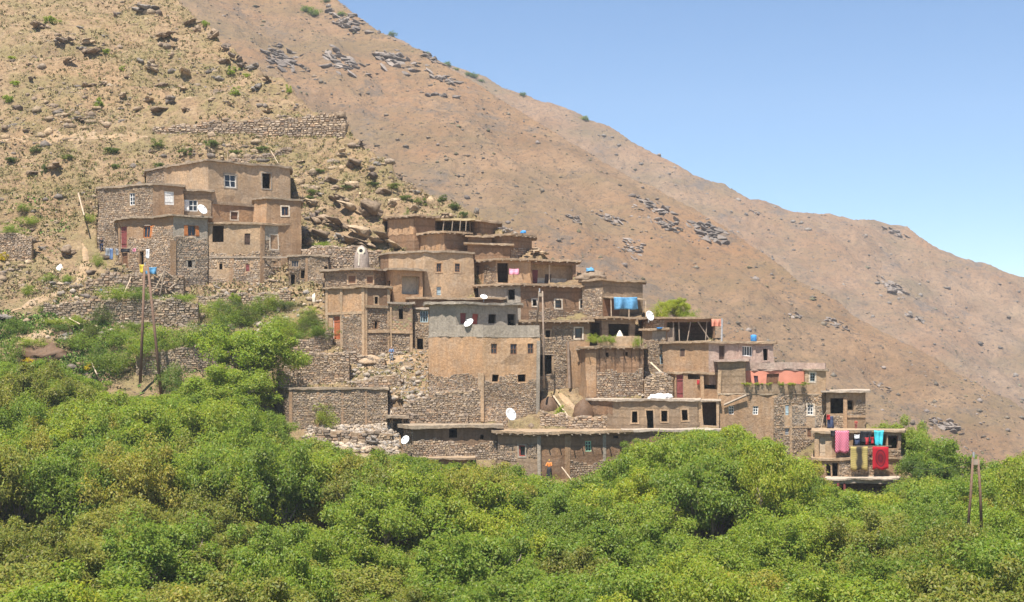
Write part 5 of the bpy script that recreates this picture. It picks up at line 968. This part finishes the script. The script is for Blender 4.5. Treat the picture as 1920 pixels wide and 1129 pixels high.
cloth('garment', 'red and navy clothes hanging on a stick above the laundry house', 1552, 780, 1562, 803, 143.4, 'cloth_navy', 1, .08, 'garment', None, -.3, True, .1); cloth('garment', 'red scarf above the navy clothes on the stick', 1550, 777, 1556, 787, 143.3, 'cloth_red', 1, .05, 'garment'); cloth('cloth', 'faded red cloth on the roof corner of the open pole shed', 1334, 598, 1352, 612, Yb(642) - .2, 'salmon', 2, .1, 'cloth')
mb = MB(); mb.tube([pix(1540, 803, 143.5), pix(1544, 780, 143.5), pix(1551, 770, 143.5)], .04, 5); tag(mb.build('bent_stick', M['pale_wood']), 'bent pale stick left of the hanging navy clothes', 'stick')

def lathe(name, prof, mat, loc, n=20, smooth=True):
    V = [(r_ * math.cos(k * 6.2832 / n), r_ * math.sin(k * 6.2832 / n), z) for r_, z in prof for k in range(n)]; Q = [(i * n + k, i * n + (k + 1) % n, (i + 1) * n + (k + 1) % n, (i + 1) * n + k) for i in range(len(prof) - 1) for k in range(n)]; Q.append(tuple((len(prof) - 1) * n + k for k in range(n)))
    mb = MB(); mb.add(V, Q); o = mb.build(name, M[mat], smooth=smooth); o.location = loc; return o
Yo = 163.6; k_ = Yo / F; p = pix(678, 501, Yo); root = thing('clay_oven', 'domed pale clay oven with a round hole on the roof above the frame house', 'oven', tuple(p))
o = lathe('dome', [(14 * k_, -.3), (14.2 * k_, 8 * k_), (14 * k_, 18 * k_), (12 * k_, 27 * k_), (8.5 * k_, 34 * k_), (5 * k_, 39 * k_), (1 * k_, 41 * k_)], 'oven_clay', (0, 0, 0)); o.parent = root
def ring_disc(R0, R1, c, mat, name, par):
    mb = MB(); n = 16; V = [(c[0] + r_ * math.cos(a), c[1] - e + .10 * 0, c[2] + r_ * math.sin(a)) for r_, e in ((R0, .06), (R1, .05), (R1 * 1.05, -.6)) for a in np.linspace(0, 6.2832, n, False)]
    mb.add(V, [(i * n + k, i * n + (k + 1) % n, (i + 1) * n + (k + 1) % n, (i + 1) * n + k) for i in range(2) for k in range(n)] + ([tuple(range(n))] if R0 < .05 else [])); o = mb.build(name, M[mat], par); return o
ring_disc(.2, .42, (0, -.66, 30 * k_), 'cone_white', 'vent_rim', root)
mb = MB(); n = 12; mb.add([(.2 * math.cos(a), -.71, 30 * k_ + .2 * math.sin(a)) for a in np.linspace(0, 6.2832, n, False)], [tuple(range(n))]); mb.build('vent_hole', M['cloth_black'], root)  # flat black disc, painting in the darkness of the uncut vent
mb = MB(); mb.add([(-.28, -.84, 2 * k_), (-.18, -.86, 2 * k_), (-.14, -.80, 24 * k_), (-.22, -.78, 24 * k_)], [(0, 1, 2, 3)]); o = mb.build('lime_streak', M['cone_white'], root); md = o.modifiers.new('t', 'SOLIDIFY'); md.thickness = .04
tag(lathe('plaster_cone', [(.48, 0), (.40, .25), (.24, .62), (.06, .92), (.01, .95)], 'cone_white', tuple(pix(1162, 637, BL + 1.6))), 'small white cone standing on the terrace before the dark opening', 'cone')
o = lathe('water_drum', [(.28, 0), (.31, .05), (.3, .35), (.31, .55), (.26, .62), (.1, .66)], 'plastic_blue', tuple(pix(1413, 640, BY + 2.4))); tag(o, 'blue plastic water drum on the roof of the pink house', 'water drum')
tag(lathe('bucket', [(.2, 0), (.26, .3), (.25, .32)], 'plastic_blue', tuple(ground_pt(189, 549))), 'blue plastic tub on the ground below the rubble wall', 'tub'); tag(lathe('basin', [(.25, 0), (.33, .14), (.32, .16)], 'plastic_blue', tuple(pix(1237, 617, 152.5))), 'small blue basin on the stone house end roof', 'basin')
def heap(name, label, x, y, w, h, mat, cat, Y=None, seed=1, nz=.12):
    p = ground_pt(x, y) if Y is None else pix(x, y, Y); k = p[1] / F; V = ICO3.copy(); V[:, 2] = np.where(V[:, 2] < -.1, -.1, V[:, 2]); V = V + nz * V * noise3(V[:, 0] * 3, V[:, 1] * 3, V[:, 2] * 3, seed)[:, None] + nz * .5 * V * noise3(V[:, 0] * 7, V[:, 1] * 7, V[:, 2] * 7, seed)[:, None]
    V = V * np.array((w * .5, w * .36, h)) * k; V[:, 2] += (.35 * V[:, 1] - .25) * (Y is None)
    o = link(name, np_mesh(name, V, ICOF3, M[mat], smooth=True)); o.location = p; tag(o, label, cat)
heap('fodder_mound', 'left of two brown brushwood mounds below the rough stone house', 1028, 764, 36, 22, 'dung', 'mound', None, 2); heap('fodder_mound', 'right and larger of two brown brushwood mounds beside the low block house', 1094, 778, 42, 30, 'dung', 'mound', None, 5); heap('fodder_mound', 'small round mound at the end of the curved stone wall', 1098, 796, 22, 12, 'dung', 'mound', None, 8)
heap('plastic_sheet', 'white plastic sheet heaped on the roof edge of the block house', 1238, 747, 46, 9, 'tarp_white', 'plastic sheet', BX + 2.0, 3, .3); heap('manure_heap', 'dark brown manure heap in the green terraces at the left', 80, 664, 84, 15, 'dung', 'manure heap', None, 4, .7)
heap('sand_pile', 'pale sand pile left of the person before the frame house', 693, 682, 46, 10, 'roof_mud', 'sand pile', None, 6); heap('brush_heap', 'dry brush heap on the roof of the tarpaulin house', 1110, 523, 56, 14, 'twig', 'brush heap', Yb(598) + 1.5, 9, .35); heap('plastic_sheet', 'crumpled blue plastic on the brush heap', 1106, 508, 15, 6, 'tarp_blue', 'plastic sheet', Yb(598) + 1.4, 4, .35)
heap('plastic_bag', 'blue bag on the roof of the thin mud strip house', 981, 437, 11, 5, 'plastic_blue', 'bag', 170.6, 3, .3); heap('plastic_bag', 'white scrap of plastic on the left slope near the path', 112, 503, 14, 9, 'tarp_white', 'bag', None, 2, .4)
heap('sacks', 'pale sacks stacked at the foot of the frame house', 588, 566, 8, 17, 'cone_white', 'sacks', None, 7, .25)
# woodpile
rg = random.Random(4); org = tuple(ground_pt(318, 546)); root = thing('woodpile', 'jumbled pile of poles and branches before the left house', 'woodpile', org); Yw = org[1] - .8
for a, b in [((288, 548), (308, 508)), ((300, 552), (309, 508)), ((320, 550), (309, 508)), ((309, 508), (334, 528)), ((318, 541), (342, 522)), ((286, 512), (306, 545)), ((292, 508), (314, 548)), ((280, 540), (330, 545)), ((284, 530), (318, 538)), ((306, 528), (312, 550)), ((316, 524), (320, 550)), ((328, 552), (300, 532)), ((310, 556), (342, 558)), ((296, 520), (322, 552)), ((284, 546), (312, 530))]:
    mb = MB(); mb.tube([pix(*a, Yw + rg.uniform(-.6, .6)), pix(*b, Yw + rg.uniform(-.6, .6))], rg.uniform(.05, .10), 6); mb.build('branch', M[rg.choice(['pale_wood', 'grey_wood', 'twig'])], root, org)
def plank(label, a, b, Ya, Yb2, w=.14, mat='pale_wood'):
    mb = MB(); mb.tube([pix(*a, Ya), pix(*b, Yb2)], w * .5, 4); tag(mb.build('plank', M[mat]), label, 'plank')
plank('long pale prop leaning on the rubble wall', (229, 558), (246, 519), 163.5, 164.6); plank('pale board lying on the sandy path beside the left house', (147, 362), (158, 404), 178, 173.5, .17); plank('pale ladder pole leaning on the slope between the mounds', (1038, 742), (1066, 782), 149.4, 146, .2); plank('pale beam lying down the rubble ramp', (1220, 680), (1254, 712), 152, 150, .22); plank('pale branch leaning on the wall below the red-framed window', (1053, 876), (1073, 902), BX - 6.2, BX - 6.8, .14); plank('thin white pole standing on the slope behind the tall tan house', (427, 283), (427, 300), 182, 182, .08)
plank('leaning white stick behind the tall tan house', (508, 283), (522, 307), 182, 181, .09); plank('weathered plank in the bushes left of the pole pair', (172, 680), (182, 702), 152.5, 151, .16); plank('grey prop at the terrace left of the pole pair', (130, 597), (150, 608), 160, 159, .14)
cloth('plastic_sheet', 'blue plastic bag caught on the woodpile behind the pole top', 270, 501, 294, 514, Yw - .3, 'tarp_blue', 2, .1, 'plastic sheet', None, .1); cloth('plastic_sheet', 'yellow plastic bag caught on the woodpile behind the pole top', 262, 496, 273, 512, Yw - .2, 'cloth_yellow', 2, .1, 'plastic sheet', None, .3)

# ---------------------------------------------------------------- people
def skin_mesh(name, verts, edges, radii, mat, parent, sub=2):
    import bmesh
    bm = bmesh.new(); lay = bm.verts.layers.skin.verify(); vs = [bm.verts.new(v) for v in verts]
    for e in edges: bm.edges.new((vs[e[0]], vs[e[1]]))
    for i, v in enumerate(vs): v[lay].radius = (radii[i], radii[i]); v[lay].use_root = (i == 0)
    me = bpy.data.meshes.new(name); bm.to_mesh(me); bm.free(); o = link(name, me, parent); o.data.materials.append(mat); sk = o.modifiers.new('s', 'SKIN'); sk.use_smooth_shade = True
    o.modifiers.new('d', 'SUBSURF').levels = sub; o.modifiers['d'].render_levels = sub; return o
def person(label, foot, h, rz, top, bottom, head, armout=0.0, skirt=False):
    root = thing('person', label, 'person', tuple(foot)); root.rotation_euler = (0, 0, rz); s = h / 1.72; root.scale = (s, s, s)
    def sk(name, V, E, R, mat): return skin_mesh(name, V, E, R, mat, root)
    a1, a2 = (-.25, -.05 - .1 * armout, 1.14), (-.22, -.14 - .25 * armout, .93 + .2 * armout); b1, b2 = (.25, -.05 - .1 * armout, 1.14), (.20, -.14 - .28 * armout, .93 + .22 * armout)
    body = ([(0, 0, .93), (0, .01, 1.15), (0, .02, 1.36), (0, .0, 1.47), (0, -.02, 1.56), (0, -.02, 1.66), (-.1, 0, .88), (-.11, -.02, .48), (-.11, .02, .08), (-.11, -.13, .04), (.1, 0, .88), (.12, -.04, .48), (.12, .02, .08), (.12, -.11, .04), (-.17, .01, 1.38), a1, a2, (.17, .01, 1.38), b1, b2],
            [(0, 1), (1, 2), (2, 3), (3, 4), (4, 5), (0, 6), (6, 7), (7, 8), (8, 9), (0, 10), (10, 11), (11, 12), (12, 13), (2, 14), (14, 15), (15, 16), (2, 17), (17, 18), (18, 19)], [.13, .13, .13, .06, .095, .085, .08, .06, .045, .04, .08, .06, .045, .04, .065, .05, .04, .065, .05, .04])
    sk('body', *body, M['skin'])
    sk('shirt', [(0, 0, .95), (0, .01, 1.15), (0, .02, 1.36), (-.17, .01, 1.38), a1, tuple(.6 * np.array(a2) + .4 * np.array(a1)), (.17, .01, 1.38), b1, tuple(.6 * np.array(b2) + .4 * np.array(b1))], [(0, 1), (1, 2), (2, 3), (3, 4), (4, 5), (2, 6), (6, 7), (7, 8)], [.155, .155, .15, .085, .068, .06, .085, .068, .06], M[top])
    if skirt: o = lathe('skirt', [(.27, .06), (.25, .4), (.21, .8), (.16, 1.0)], bottom, (0, 0, 0)); o.parent = root
    else: sk('trousers', [(0, 0, .95), (-.1, 0, .86), (-.11, -.02, .48), (-.11, .02, .1), (.1, 0, .86), (.12, -.04, .48), (.12, .02, .1)], [(0, 1), (1, 2), (2, 3), (0, 4), (4, 5), (5, 6)], [.15, .105, .08, .065, .105, .08, .065], M[bottom])
    sk('hair' if head == 'hair' else 'headscarf', [(0, .0, 1.60), (0, .01, 1.68)], [(0, 1)], [.098, .09], M[head]); return root
person('person in dark clothes standing on the path by the left stone house', ground_pt(190, 473), 1.72, .6, 'cloth_black', 'cloth_navy', 'hair', .8)
person('person in a pale cap and blue-grey shirt below the frame house', ground_pt(734, 681), 1.6, .1, 'cloth_denim', 'cloth_grey', 'cloth_white', .2)
person('woman-sized figure in orange sleeves and yellow headscarf by the long low house'.replace('woman-sized figure', 'person'), pix(1030, 897, Yb(900) - 1.1), 1.75, -.3, 'cloth_orange', 'cloth_black', 'cloth_yellow', .9, True)
person('small child in red-brown clothes standing against the right end house', pix(1605, 806, 143.2), 1.0, .2, 'red_paint', 'red_door', 'hair', .1)

# ---------------------------------------------------------------- the air
mb = MB(); mb.box((-1250, -700, -66), (2500, 0, 0), (0, 2420, 0), (0, 0, 366)); hz = mb.build('haze', M['glass']); hz['kind'] = 'stuff'; hz.data.materials.clear()
hm = bpy.data.materials.new('haze'); hm.use_nodes = True; t = hm.node_tree; t.nodes.remove(t.nodes['Principled BSDF']); v = t.nodes.new('ShaderNodeVolumePrincipled'); v.inputs['Color'].default_value = (.86, .92, 1, 1); v.inputs['Density'].default_value = .00018
t.links.new(v.outputs[0], t.nodes['Material Output'].inputs['Volume']); hz.data.materials.append(hm); tag(hz, 'thin pale summer haze over the valley', 'haze')

# ---------------------------------------------------------------- footpaths
def path(pts, w, name='footpath'):
    P = [ground_pt(*q) for q in pts]; C = []
    for a, b in zip(P[:-1], P[1:]):
        n = max(2, int(np.linalg.norm(b - a) / .5)); C += [a + (b - a) * i / n for i in range(n)]
    C.append(P[-1]); C = np.array(C); C[:, :2] += .25 * np.stack([noise3(np.arange(len(C)) * .2, 1, 1, 4), noise3(np.arange(len(C)) * .2, 2, 1, 5)], 1); T = np.gradient(C[:, :2], axis=0); T /= np.linalg.norm(T, axis=1, keepdims=True) + 1e-9; Nn = np.stack([-T[:, 1], T[:, 0]], 1); V = []
    ww = w * (1 + .5 * noise3(np.arange(len(C)) * .45, 3, 3, 6)) * np.clip(np.minimum(np.arange(len(C)), len(C) - 1 - np.arange(len(C))) / 9, .12, 1)
    for j in np.linspace(-1, 1, 7):
        q = C[:, :2] + Nn * (ww * .5 * j)[:, None]; z = ground_z(q[:, 0] / q[:, 1], q[:, 1]) + .07 * (1 - j * j) + .02; V.append(np.column_stack([q, z]))
    n = len(C); V = np.concatenate(V); Q = np.array([(j * n + i, j * n + i + 1, (j + 1) * n + i + 1, (j + 1) * n + i) for j in range(6) for i in range(n - 1)]); o = link(name, np_mesh(name, V, Q, M['path'], smooth=True)); o['kind'] = 'structure'
mud_mat('path', (.36, .25, .15), .5)
path([(-30, 600), (40, 580), (100, 556), (150, 528), (165, 490), (156, 458)], 0.9); path([(-30, 262), (90, 262), (180, 258), (280, 256)], 1.6); path([(-20, 642), (60, 632), (125, 606), (100, 592)], 1.3); path([(660, 690), (700, 690), (760, 672), (800, 690)], 1.2); path([(1040, 730), (1070, 760), (1100, 785)], 1.5)
